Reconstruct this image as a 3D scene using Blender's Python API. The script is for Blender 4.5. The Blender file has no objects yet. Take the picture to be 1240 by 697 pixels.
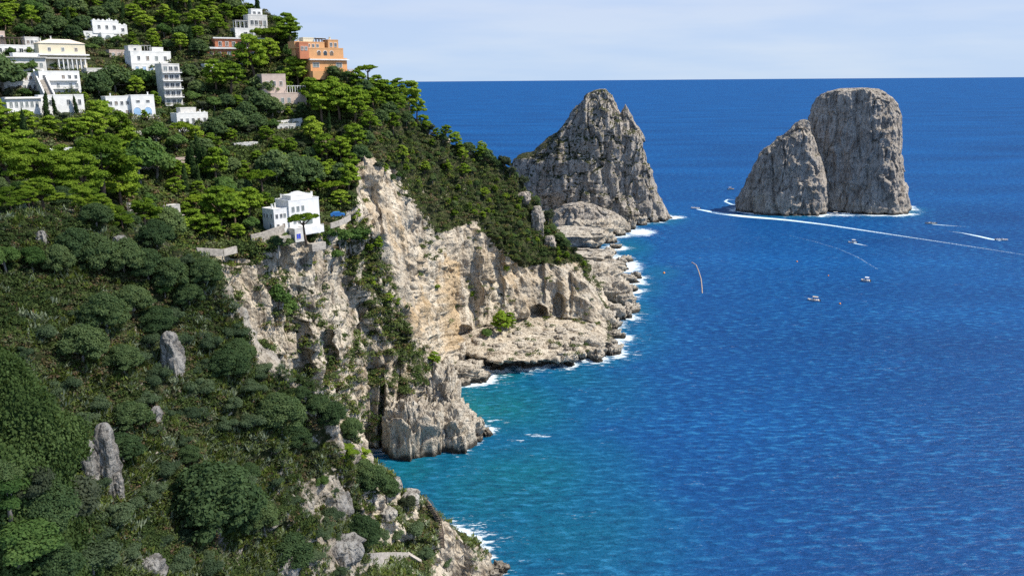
import bpy, math, random
import numpy as np
from mathutils import Vector, Matrix
from mathutils.bvhtree import BVHTree

# ---------------------------------------------------------------- camera, sky, sun, exposure
scene = bpy.context.scene
COL = scene.collection
R = math.radians
H = 130.0                      # metres above the sea
F = 1000.0                     # focal length in photograph pixels (1240 wide)
PITCH, ROLL = R(14.14), R(-0.44)
cam_data = bpy.data.cameras.new('camera')
cam_data.sensor_width = 36.0
cam_data.lens = 36.0 * F / 1240.0
cam_data.clip_start = 0.5
cam_data.clip_end = 300000.0
cam = bpy.data.objects.new('camera', cam_data)
COL.objects.link(cam)
RM = (Matrix.Rotation(R(90) - PITCH, 4, 'X') @ Matrix.Rotation(ROLL, 4, 'Z'))
cam.matrix_world = Matrix.Translation((0, 0, H)) @ RM
scene.camera = cam

SUN_AZ, SUN_EL = R(91), R(51)          # azimuth from +Y towards +X
SUN = np.array([math.cos(SUN_EL) * math.sin(SUN_AZ), math.cos(SUN_EL) * math.cos(SUN_AZ), math.sin(SUN_EL)])
world = bpy.data.worlds.new('World')
scene.world = world
world.use_nodes = True
wn = world.node_tree
bg = wn.nodes['Background']
sky = wn.nodes.new('ShaderNodeTexSky')
sky.sky_type = 'NISHITA'
sky.sun_disc = False
sky.sun_elevation = SUN_EL
sky.sun_rotation = SUN_AZ
sky.altitude = 100
sky.air_density = 1.0
sky.dust_density = 0.35
sky.ozone_density = 3.0
bg.inputs['Strength'].default_value = 0.145
# pale sea haze low on the sky, by elevation
_tc = wn.nodes.new('ShaderNodeTexCoord'); _sx = wn.nodes.new('ShaderNodeSeparateXYZ'); _cr = wn.nodes.new('ShaderNodeValToRGB'); _mx = wn.nodes.new('ShaderNodeMix')
_hz = wn.nodes.new('ShaderNodeValToRGB')
_mx.data_type = 'RGBA'
wn.links.new(_tc.outputs['Generated'], _sx.inputs[0]); wn.links.new(_sx.outputs[2], _cr.inputs[0]); wn.links.new(_sx.outputs[2], _hz.inputs[0])
_cr.color_ramp.elements[0].position = .08; _cr.color_ramp.elements[0].color = (.96, .96, .96, 1)
_cr.color_ramp.elements[1].position = .45; _cr.color_ramp.elements[1].color = (0, 0, 0, 1)
_hz.color_ramp.elements[0].position = .0; _hz.color_ramp.elements[0].color = (2.72, 3.42, 4.45, 1)
_hz.color_ramp.elements[1].position = .10; _hz.color_ramp.elements[1].color = (2.72, 3.28, 4.45, 1)
_cn = wn.nodes.new('ShaderNodeTexNoise'); _cm = wn.nodes.new('ShaderNodeMapping'); _cm.inputs['Scale'].default_value = (2, 2, 16); _cn.inputs['Scale'].default_value = 2.2; _cn.inputs['Detail'].default_value = 5
wn.links.new(_tc.outputs['Generated'], _cm.inputs['Vector']); wn.links.new(_cm.outputs[0], _cn.inputs['Vector'])
_c2 = wn.nodes.new('ShaderNodeValToRGB'); _c2.color_ramp.elements[0].position = .42; _c2.color_ramp.elements[0].color = (.93, .965, 1, 1); _c2.color_ramp.elements[1].position = .68; _c2.color_ramp.elements[1].color = (1.09, 1.05, 1.0, 1)
wn.links.new(_cn.outputs['Fac'], _c2.inputs[0])
_m2 = wn.nodes.new('ShaderNodeMix'); _m2.data_type = 'RGBA'; _m2.blend_type = 'MULTIPLY'; _m2.inputs[0].default_value = 1.0
wn.links.new(_hz.outputs[0], _m2.inputs[6]); wn.links.new(_c2.outputs[0], _m2.inputs[7])
wn.links.new(_cr.outputs[0], _mx.inputs[0]); wn.links.new(sky.outputs[0], _mx.inputs[6]); wn.links.new(_m2.outputs[2], _mx.inputs[7])
wn.links.new(_mx.outputs[2], bg.inputs['Color'])

sd = bpy.data.lights.new('sun', 'SUN')
sd.energy = 4.5
sd.angle = R(0.53)
sd.color = (1.0, 0.95, 0.86)
sun = bpy.data.objects.new('sun', sd)
COL.objects.link(sun)
sun.rotation_euler = Vector(-SUN).to_track_quat('-Z', 'Y').to_euler()

scene.view_settings.view_transform = 'Standard'
scene.view_settings.look = 'None'
scene.view_settings.exposure = 0.5
scene.view_settings.gamma = 1.0
scene.view_settings.use_curve_mapping = False
scene.render.engine = 'CYCLES'
scene.cycles.max_bounces = 5
scene.cycles.diffuse_bounces = 2
scene.cycles.glossy_bounces = 2
scene.cycles.transmission_bounces = 3
scene.cycles.transparent_max_bounces = 6
scene.cycles.caustics_reflective = False
scene.cycles.caustics_refractive = False
scene.cycles.use_denoising = False
scene.cycles.sample_clamp_direct = 4.0
scene.cycles.sample_clamp_indirect = 4.0

# ---------------------------------------------------------------- pixel <-> world
RMn = np.array(RM.to_3x3())
def ray(u, v):
    u = np.asarray(u, float); v = np.asarray(v, float)
    d = np.stack([(u - 620.0) / F, -(v - 348.5) / F, -np.ones_like(u + v)], -1)
    d = d @ RMn.T
    return d / np.linalg.norm(d, axis=-1, keepdims=True)
def P(u, v, d):
    """the point at horizontal range d seen at photograph pixel u, v"""
    r = ray(u, v)
    h = math.hypot(r[0], r[1])
    return np.array([r[0] / h * d, r[1] / h * d, H + r[2] / h * d])
def W(u, v, z=0.0):
    r = ray(u, v)
    t = (z - H) / r[2]
    return np.array([r[0] * t, r[1] * t, z])
def proj(p):
    q = (np.asarray(p, float) - np.array([0, 0, H])) @ RMn
    w = np.maximum(-q[..., 2], 1e-3)
    return 620.0 + F * q[..., 0] / w, 348.5 - F * q[..., 1] / w, w

# ---------------------------------------------------------------- noise
def _h(ix, iy, iz, s):
    n = (ix.astype(np.int64) * 374761393 + iy.astype(np.int64) * 668265263 + iz.astype(np.int64) * 2147483647 * 3 + s * 1274126177) & 0xffffffff
    n = ((n ^ (n >> 13)) * 1274126177) & 0xffffffff
    n = ((n ^ (n >> 16)) * 2246822519) & 0xffffffff
    return ((n ^ (n >> 15)) & 0xffffff) / float(0xffffff)
def vnoise(p, s=0):
    f = np.floor(p); t = p - f
    t = t * t * t * (t * (t * 6 - 15) + 10)
    x, y, z = f[..., 0], f[..., 1], f[..., 2]
    def c(a, b, d): return _h(x + a, y + b, z + d, s)
    tx, ty, tz = t[..., 0], t[..., 1], t[..., 2]
    x00 = c(0,0,0)*(1-tx)+c(1,0,0)*tx; x10 = c(0,1,0)*(1-tx)+c(1,1,0)*tx
    x01 = c(0,0,1)*(1-tx)+c(1,0,1)*tx; x11 = c(0,1,1)*(1-tx)+c(1,1,1)*tx
    return ((x00*(1-ty)+x10*ty)*(1-tz) + (x01*(1-ty)+x11*ty)*tz) * 2 - 1
ROT = np.array([[.36, .48, -.8], [-.8, .6, 0], [.48, .64, .6]])
def fbm(p, o=4, s=0):
    a, r, n = 1.0, 0.0, 0.0
    p = np.asarray(p, float)
    for i in range(o):
        r = r + a * vnoise(p, s + i * 7); n += a
        p = p @ ROT.T * 2.03 + 11.3; a *= .5
    return r / n
def ridged(p, o=4, s=0):
    a, r, n = 1.0, 0.0, 0.0
    p = np.asarray(p, float)
    for i in range(o):
        r = r + a * (1 - 2.2 * np.abs(vnoise(p, s + i * 7))); n += a
        p = p * 2.03 + 5.7; a *= .52
    return r / n
def facets(p, s=0, tilt=.5):
    """fractured blocks: each cell has its own offset and tilted face"""
    p = np.asarray(p, float); sh = p.shape[:-1]; p = p.reshape(-1, 3)
    f = np.floor(p); best = np.full(len(p), 9.0); val = np.zeros(len(p))
    for i in (-1, 0, 1):
        for j in (-1, 0, 1):
            for k in (-1, 0, 1):
                c = f + [i, j, k]
                o = np.stack([_h(c[:, 0], c[:, 1], c[:, 2], s + q) for q in range(3)], -1)
                g = np.stack([_h(c[:, 0], c[:, 1], c[:, 2], s + 5 + q) for q in range(3)], -1) * 2 - 1
                dv_ = p - (c + .15 + .7 * o); d = (dv_ ** 2).sum(-1)
                m = d < best
                v = g[:, 0] * .6 + (dv_ * g).sum(-1) * tilt * 2
                best = np.where(m, d, best); val = np.where(m, v, val)
    return val.reshape(sh)
def inpoly(u, v, poly):
    u = np.asarray(u, float); v = np.asarray(v, float)
    r = np.zeros(u.shape, bool)
    n = len(poly)
    for i in range(n):
        (x1, y1), (x2, y2) = poly[i], poly[(i + 1) % n]
        if y1 == y2: continue
        c = ((y1 > v) != (y2 > v)) & (u < (x2 - x1) * (v - y1) / (y2 - y1) + x1)
        r ^= c
    return r
def smooth1(a, n, axis):
    for _ in range(n):
        b = np.moveaxis(a, axis, 0).copy()
        b[1:-1] = .25 * b[:-2] + .5 * b[1:-1] + .25 * b[2:]
        a = np.moveaxis(b, 0, axis)
    return a

# ---------------------------------------------------------------- mesh helpers
def mk(name, V, Fq, mats=(), smooth=False, attrs=None, mi=None):
    """mesh data from numpy arrays; Fq = (n, 3|4) index array or a list of such arrays"""
    me = bpy.data.meshes.new(name)
    V = np.asarray(V, np.float32)
    Fs = Fq if isinstance(Fq, list) else [Fq]
    Fs = [np.asarray(f, np.int32) for f in Fs if len(f)]
    loops = np.concatenate([f.ravel() for f in Fs])
    tot = np.concatenate([np.full(len(f), f.shape[1], np.int32) for f in Fs])
    st = np.concatenate([[0], np.cumsum(tot)[:-1]]).astype(np.int32)
    me.vertices.add(len(V)); me.vertices.foreach_set('co', V.ravel())
    me.loops.add(len(loops)); me.loops.foreach_set('vertex_index', loops)
    me.polygons.add(len(tot)); me.polygons.foreach_set('loop_start', st)
    try: me.polygons.foreach_set('loop_total', tot)
    except Exception: pass
    for m in mats: me.materials.append(m)
    if mi is not None: me.polygons.foreach_set('material_index', np.asarray(mi, np.int32))
    me.update(calc_edges=True)
    me.polygons.foreach_set('use_smooth', np.full(len(tot), bool(smooth)))
    if attrs:
        for k, a in attrs.items():
            at = me.attributes.new(k, 'FLOAT', 'POINT')
            at.data.foreach_set('value', np.asarray(a, np.float32))
    me.validate()
    return me
_o = ['first', 'second', 'third', 'fourth', 'fifth', 'sixth', 'seventh', 'eighth', 'ninth', 'tenth', 'eleventh', 'twelfth', 'thirteenth', 'fourteenth', 'fifteenth', 'sixteenth', 'seventeenth', 'eighteenth', 'nineteenth', 'twentieth']
ORD = ['leftmost'] + [w + ' from left' for w in _o[1:]] + ['twenty-' + w + ' from left' for w in _o[:9]] + ['thirtieth from left'] + ['thirty-' + w + ' from left' for w in _o[:9]] + ['fortieth from left'] + ['forty-' + w + ' from left' for w in _o[:9]]
def link(name, me, parent=None, loc=None):
    o = bpy.data.objects.new(name, me)
    COL.objects.link(o)
    if parent is not None: o.parent = parent
    if loc is not None: o.location = loc
    return o
def tag(o, label=None, cat=None, group=None, kind=None):
    if label: o['label'] = label
    if cat: o['category'] = cat
    if group: o['group'] = group
    if kind: o['kind'] = kind
    return o
def empty(name, loc, rz=0.0):
    o = bpy.data.objects.new(name, None)
    o.empty_display_size = 1.0
    COL.objects.link(o)
    o.location = loc; o.rotation_euler = (0, 0, rz)
    return o
def gridfaces(nr, nc, wrap=False):
    i = np.arange(nr * nc).reshape(nr, nc)
    if wrap: i = np.concatenate([i, i[:, :1]], 1)
    return np.stack([i[:-1, :-1], i[:-1, 1:], i[1:, 1:], i[1:, :-1]], -1).reshape(-1, 4)
class MB:
    """collects boxes, tubes and prisms; build() makes ONE mesh object"""
    def __init__(s): s.V = []; s.Fc = []; s.n = 0
    def add(s, V, faces):
        s.V.append(np.asarray(V, float)); s.Fc += [tuple(i + s.n for i in f) for f in faces]; s.n += len(V)
    def box(s, x0, x1, y0, y1, z0, z1):
        s.add([(x0,y0,z0),(x1,y0,z0),(x1,y1,z0),(x0,y1,z0),(x0,y0,z1),(x1,y0,z1),(x1,y1,z1),(x0,y1,z1)],
              [(0,3,2,1),(4,5,6,7),(0,1,5,4),(1,2,6,5),(2,3,7,6),(3,0,4,7)])
        return s
    def frustum(s, x0, x1, y0, y1, z0, z1, ix, iy):
        s.add([(x0,y0,z0),(x1,y0,z0),(x1,y1,z0),(x0,y1,z0),(x0+ix,y0+iy,z1),(x1-ix,y0+iy,z1),(x1-ix,y1-iy,z1),(x0+ix,y1-iy,z1)],
              [(0,3,2,1),(4,5,6,7),(0,1,5,4),(1,2,6,5),(2,3,7,6),(3,0,4,7)])
        return s
    def prism(s, prof, y0, y1):
        """prof: polygon in x,z extruded along y"""
        n = len(prof)
        s.add([(x, y0, z) for x, z in prof] + [(x, y1, z) for x, z in prof],
              [tuple(range(n)), tuple(reversed(range(n, 2*n)))] + [(i, i+n, (i+1) % n + n, (i+1) % n) for i in range(n)])
        return s
    def tube(s, pts, rad, n=8):
        pts = [np.asarray(p, float) for p in pts]
        rad = rad if hasattr(rad, '__len__') else [rad] * len(pts)
        V = []
        for i, p in enumerate(pts):
            t = pts[min(i+1, len(pts)-1)] - pts[max(i-1, 0)]
            t = t / (np.linalg.norm(t) + 1e-9)
            a = np.cross(t, [0, 1, .13] if abs(t[1]) < .9 else [1, 0, 0]); a /= np.linalg.norm(a)
            b = np.cross(t, a)
            for k in range(n):
                w = 2 * math.pi * k / n
                V.append(p + rad[i] * (math.cos(w) * a + math.sin(w) * b))
        m = len(pts)
        fc = [(i*n+k, i*n+(k+1) % n, (i+1)*n+(k+1) % n, (i+1)*n+k) for i in range(m-1) for k in range(n)]
        fc += [tuple(reversed(range(n))), tuple(range((m-1)*n, m*n))]
        s.add(V, fc)
        return s
    def data(s, name, mat, smooth=False):
        me = bpy.data.meshes.new(name)
        me.from_pydata([tuple(v) for v in np.concatenate(s.V)], [], s.Fc)
        me.materials.append(mat)
        if smooth: me.polygons.foreach_set('use_smooth', [True] * len(me.polygons))
        me.update()
        return me
    def build(s, name, mat, parent=None, smooth=False):
        return link(name, s.data(name, mat, smooth), parent)

# ---------------------------------------------------------------- materials
def nmat(name):
    m = bpy.data.materials.new(name); m.use_nodes = True
    nt = m.node_tree
    return m, nt, nt.nodes['Principled BSDF']
def N(nt, t, **kw):
    n = nt.nodes.new(t)
    for k, v in kw.items():
        if k in n.inputs.keys() if hasattr(n.inputs, 'keys') else False: n.inputs[k].default_value = v
        else: setattr(n, k, v)
    return n
def noise(nt, scale, detail=5, vec=None, rough=.55, stretch=None, lac=2.0):
    n = nt.nodes.new('ShaderNodeTexNoise')
    n.inputs['Scale'].default_value = scale; n.inputs['Detail'].default_value = detail
    n.inputs['Roughness'].default_value = rough
    n.inputs['Lacunarity'].default_value = lac
    tc = nt.nodes.new('ShaderNodeTexCoord')
    src = tc.outputs['Object'] if vec is None else vec
    if stretch:
        mp = nt.nodes.new('ShaderNodeMapping'); mp.inputs['Scale'].default_value = stretch
        nt.links.new(src, mp.inputs['Vector']); src = mp.outputs[0]
    nt.links.new(src, n.inputs['Vector'])
    return n.outputs['Fac']
def ramp(nt, fac, stops, interp='LINEAR'):
    r = nt.nodes.new('ShaderNodeValToRGB'); r.color_ramp.interpolation = interp
    e = r.color_ramp.elements
    while len(e) > 1: e.remove(e[-1])
    for i, (p, c) in enumerate(stops):
        el = e[0] if i == 0 else e.new(p)
        el.position = p
        el.color = (c, c, c, 1) if not hasattr(c, '__len__') else (*c, 1)
    nt.links.new(fac, r.inputs[0])
    return r.outputs[0]
def mix(nt, fac, a, b, mode='MIX'):
    n = nt.nodes.new('ShaderNodeMix'); n.data_type = 'RGBA'; n.blend_type = mode
    for s, x in ((0, fac), (6, a), (7, b)):
        if isinstance(x, (int, float)): n.inputs[s].default_value = x
        elif isinstance(x, tuple): n.inputs[s].default_value = (*x, 1)
        else: nt.links.new(x, n.inputs[s])
    return n.outputs[2]
def math_(nt, op, a, b=0.0, clamp=False):
    n = nt.nodes.new('ShaderNodeMath'); n.operation = op; n.use_clamp = clamp
    for i, x in enumerate((a, b)):
        if isinstance(x, (int, float)): n.inputs[i].default_value = x
        else: nt.links.new(x, n.inputs[i])
    return n.outputs[0]
def attr(nt, name):
    n = nt.nodes.new('ShaderNodeAttribute'); n.attribute_name = name
    return n.outputs['Fac']
def bump(nt, b, h, strength=.5, dist=1.0, normal=None):
    n = nt.nodes.new('ShaderNodeBump'); n.inputs['Strength'].default_value = strength; n.inputs['Distance'].default_value = dist
    nt.links.new(h, n.inputs['Height'])
    if normal is not None: nt.links.new(normal, n.inputs['Normal'])
    nt.links.new(n.outputs[0], b.inputs['Normal'])
    return n.outputs[0]

def rock_material(name, light, mid, dark, warm, veg=True, wet=True, band=0.0):
    """limestone: vertical streaks, warm stains, crevice shade painted as dark hollows, scrub where 'veg' says so, a dark wet foot at the sea"""
    m, nt, b = nmat(name)
    b.inputs['Roughness'].default_value = .92
    b.inputs['Specular IOR Level'].default_value = .15
    big = noise(nt, .045, 4)
    streak = noise(nt, .35, 6, stretch=(1, 1, .22), rough=.65)
    fine = noise(nt, .85, 6, rough=.68)
    c = ramp(nt, streak, [(.32, dark), (.44, mid), (.58, light), (.78, mid)])
    c = mix(nt, ramp(nt, fine, [(.36, .85), (.465, 0.0)]), c, dark)  # hollows of the fine noise darkened in colour, standing for shaded crevices
    c = mix(nt, ramp(nt, fine, [(.55, 0.0), (.72, .5)]), c, light)
    c = mix(nt, ramp(nt, big, [(.35, .45), (.55, 0.0)]), c, mix(nt, .6, c, (.10, .085, .075)))
    # warm stains
    wn_ = noise(nt, .11, 5, stretch=(1, 1, .35))
    wf = math_(nt, 'MULTIPLY', ramp(nt, wn_, [(.45, 0.0), (.66, 1.0)]), math_(nt, 'ADD', attr(nt, 'warm'), .12, True), True)
    wf = math_(nt, 'MAXIMUM', wf, math_(nt, 'MULTIPLY', math_(nt, 'SUBTRACT', attr(nt, 'warm'), .6, True), 1.6, True))
    c = mix(nt, wf, c, mix(nt, ramp(nt, fine, [(.35, 0.0), (.65, 1.0)]), tuple(x * .55 for x in warm), warm))
    if veg:
        vg = attr(nt, 'veg')
        soil = ramp(nt, fine, [(.3, (.012, .018, .006)), (.5, (.035, .045, .014)), (.62, (.085, .075, .035)), (.75, (.16, .14, .09))])
        gn = noise(nt, .55, 6, rough=.7)
        f = math_(nt, 'ADD', vg, math_(nt, 'MULTIPLY', math_(nt, 'SUBTRACT', gn, .5), 1.9))
        c = mix(nt, ramp(nt, f, [(.44, 0.0), (.58, 1.0)]), c, soil)
    if wet:
        g = nt.nodes.new('ShaderNodeNewGeometry'); s = nt.nodes.new('ShaderNodeSeparateXYZ')
        nt.links.new(g.outputs['Position'], s.inputs[0])
        zz = math_(nt, 'ADD', s.outputs[2], math_(nt, 'MULTIPLY', math_(nt, 'SUBTRACT', noise(nt, .25, 4), .5), -5.0))
        c = mix(nt, ramp(nt, math_(nt, 'DIVIDE', zz, 8.0), [(.12, .92), (.38, 0.0)]), c, (.035, .030, .024))
    nt.links.new(c, b.inputs['Base Color'])
    vor = nt.nodes.new('ShaderNodeTexVoronoi'); vor.inputs['Scale'].default_value = .55; vor.feature = 'DISTANCE_TO_EDGE'
    tc = nt.nodes.new('ShaderNodeTexCoord'); mp = nt.nodes.new('ShaderNodeMapping'); mp.inputs['Scale'].default_value = (1, 1, .5)
    dn = nt.nodes.new('ShaderNodeMix'); dn.data_type = 'VECTOR'
    nt.links.new(tc.outputs['Object'], mp.inputs['Vector'])
    nt.links.new(mp.outputs[0], vor.inputs['Vector'])
    hh = math_(nt, 'ADD', math_(nt, 'MULTIPLY', fine, 1.2), math_(nt, 'ADD', streak, math_(nt, 'MULTIPLY', ramp(nt, vor.outputs[0], [(0, 0.0), (.12, 1.0)]), .25)))
    bump(nt, b, hh, .8, 1.3)
    return m

M_TERR = rock_material('limestone_hillside', (.68, .595, .465), (.47, .395, .295), (.12, .093, .068), (.62, .42, .21))
M_STACK = rock_material('limestone_stack', (.52, .46, .385), (.33, .285, .235), (.075, .062, .05), (.42, .33, .24))
M_ROCK = rock_material('limestone_shore', (.64, .57, .46), (.43, .37, .29), (.13, .105, .08), (.42, .33, .23), veg=False)
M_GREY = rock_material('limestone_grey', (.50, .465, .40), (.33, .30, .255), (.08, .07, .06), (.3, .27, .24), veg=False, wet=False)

def leaf_material(name, c0, c1, c2, trans=.38, rnd=.5):
    m, nt, b = nmat(name)
    nt.nodes.remove(b)
    out = nt.nodes['Material Output']
    oi = nt.nodes.new('ShaderNodeObjectInfo')
    t = attr(nt, 'tint')
    f = math_(nt, 'ADD', math_(nt, 'MULTIPLY', t, 1 - rnd), math_(nt, 'MULTIPLY', oi.outputs['Random'], rnd))
    c = ramp(nt, f, [(.1, c0), (.5, c1), (.9, c2)])
    d = nt.nodes.new('ShaderNodeBsdfDiffuse'); tr = nt.nodes.new('ShaderNodeBsdfTranslucent')
    nt.links.new(c, d.inputs[0])
    nt.links.new(mix(nt, 1.0, c, (1.0, 1.0, .55), 'MULTIPLY'), tr.inputs[0])
    ms = nt.nodes.new('ShaderNodeMixShader'); ms.inputs[0].default_value = trans
    nt.links.new(d.outputs[0], ms.inputs[1]); nt.links.new(tr.outputs[0], ms.inputs[2])
    nt.links.new(ms.outputs[0], out.inputs[0])
    return m
L_PINE = leaf_material('pine_needles', (.088, .150, .020), (.195, .295, .032), (.34, .43, .055))
L_UMB = leaf_material('umbrella_pine_needles', (.075, .135, .014), (.15, .225, .020), (.25, .33, .032))
L_DARK = leaf_material('evergreen_oak_leaves', (.054, .094, .040), (.104, .158, .062), (.18, .235, .090))
L_CYP = leaf_material('cypress_leaves', (.022, .044, .016), (.036, .066, .022), (.060, .095, .030), .15)
L_OLIVE = leaf_material('olive_leaves', (.050, .065, .035), (.085, .105, .060), (.13, .15, .095))
L_GREEN = leaf_material('broad_leaves', (.050, .10, .030), (.098, .17, .046), (.165, .24, .07))
L_SHADE = leaf_material('maquis_leaves', (.062, .096, .050), (.112, .158, .078), (.19, .24, .12))
def plain(name, col, rough=.7, spec=.3, var=.12, scale=.8, emit=None):
    m, nt, b = nmat(name)
    n = noise(nt, scale, 5)
    c = ramp(nt, n, [(.3, tuple(x * (1 - var) for x in col)), (.7, tuple(min(1, x * (1 + var)) for x in col))])
    nt.links.new(c, b.inputs['Base Color'])
    b.inputs['Roughness'].default_value = rough
    b.inputs['Specular IOR Level'].default_value = spec
    return m
M_BARK = plain('bark', (.15, .105, .075), .95, .1, .35, 3)
M_BARKG = plain('grey_bark', (.22, .195, .17), .95, .1, .35, 3)
M_WHITE = plain('white_plaster', (.74, .725, .69), .85, .2, .13, .55)
M_OFFW = plain('worn_white_plaster', (.60, .575, .53), .85, .2, .18, .6)
M_CREAM = plain('cream_plaster', (.68, .60, .43), .85, .2, .06, .4)
M_ORANGE = plain('orange_plaster', (.62, .33, .15), .85, .2, .10, .4)
M_RED = plain('terracotta_plaster', (.50, .19, .10), .85, .2, .10, .4)
M_PINK = plain('pinkish_stone', (.55, .43, .36), .9, .2, .15, .5)
M_ROOF = plain('flat_roof', (.56, .53, .48), .9, .2, .12, .5)
M_CREAMROOF = plain('pale_tiled_roof', (.66, .56, .44), .9, .2, .1, .8)
M_GLASS = plain('window_glass', (.035, .045, .055), .15, .6, .3, .5)
M_SHUT = plain('grey_green_shutter', (.16, .19, .19), .7, .3, .1, 1)
M_BLUE = plain('blue_paint', (.10, .26, .55), .6, .3, .08, 1)
M_PALEBLUE = plain('pale_blue_glass', (.30, .47, .68), .3, .5, .08, 1)
M_WOOD = plain('weathered_wood', (.17, .13, .10), .9, .1, .3, 2)
M_STONEW = plain('stone_wall', (.38, .34, .29), .95, .1, .35, 1.6)
M_METAL = plain('dull_metal', (.30, .29, .27), .5, .5, .1, 2)
M_AWN = plain('canvas_awning', (.70, .66, .58), .9, .1, .06, 1)
M_BOATW = plain('white_boat_paint', (.82, .82, .80), .3, .5, .03, 1)
M_BOATR = plain('red_boat_paint', (.50, .12, .05), .4, .5, .05, 1)
M_BOATO = plain('varnished_boat_wood', (.50, .28, .14), .4, .5, .1, 1)
M_BOATD = plain('dark_rubber', (.05, .05, .06), .6, .3, .1, 1)
M_TAN = plain('canvas_tan', (.62, .50, .36), .9, .1, .06, 1)
M_BUOY = plain('orange_buoy', (.85, .30, .06), .5, .4, .05, 1)

# ================================================================ THE TERRAIN: one loft of profile lines, 14 knots each
def K(*a): return a
Z = 'z'; WL = 'w'
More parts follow.
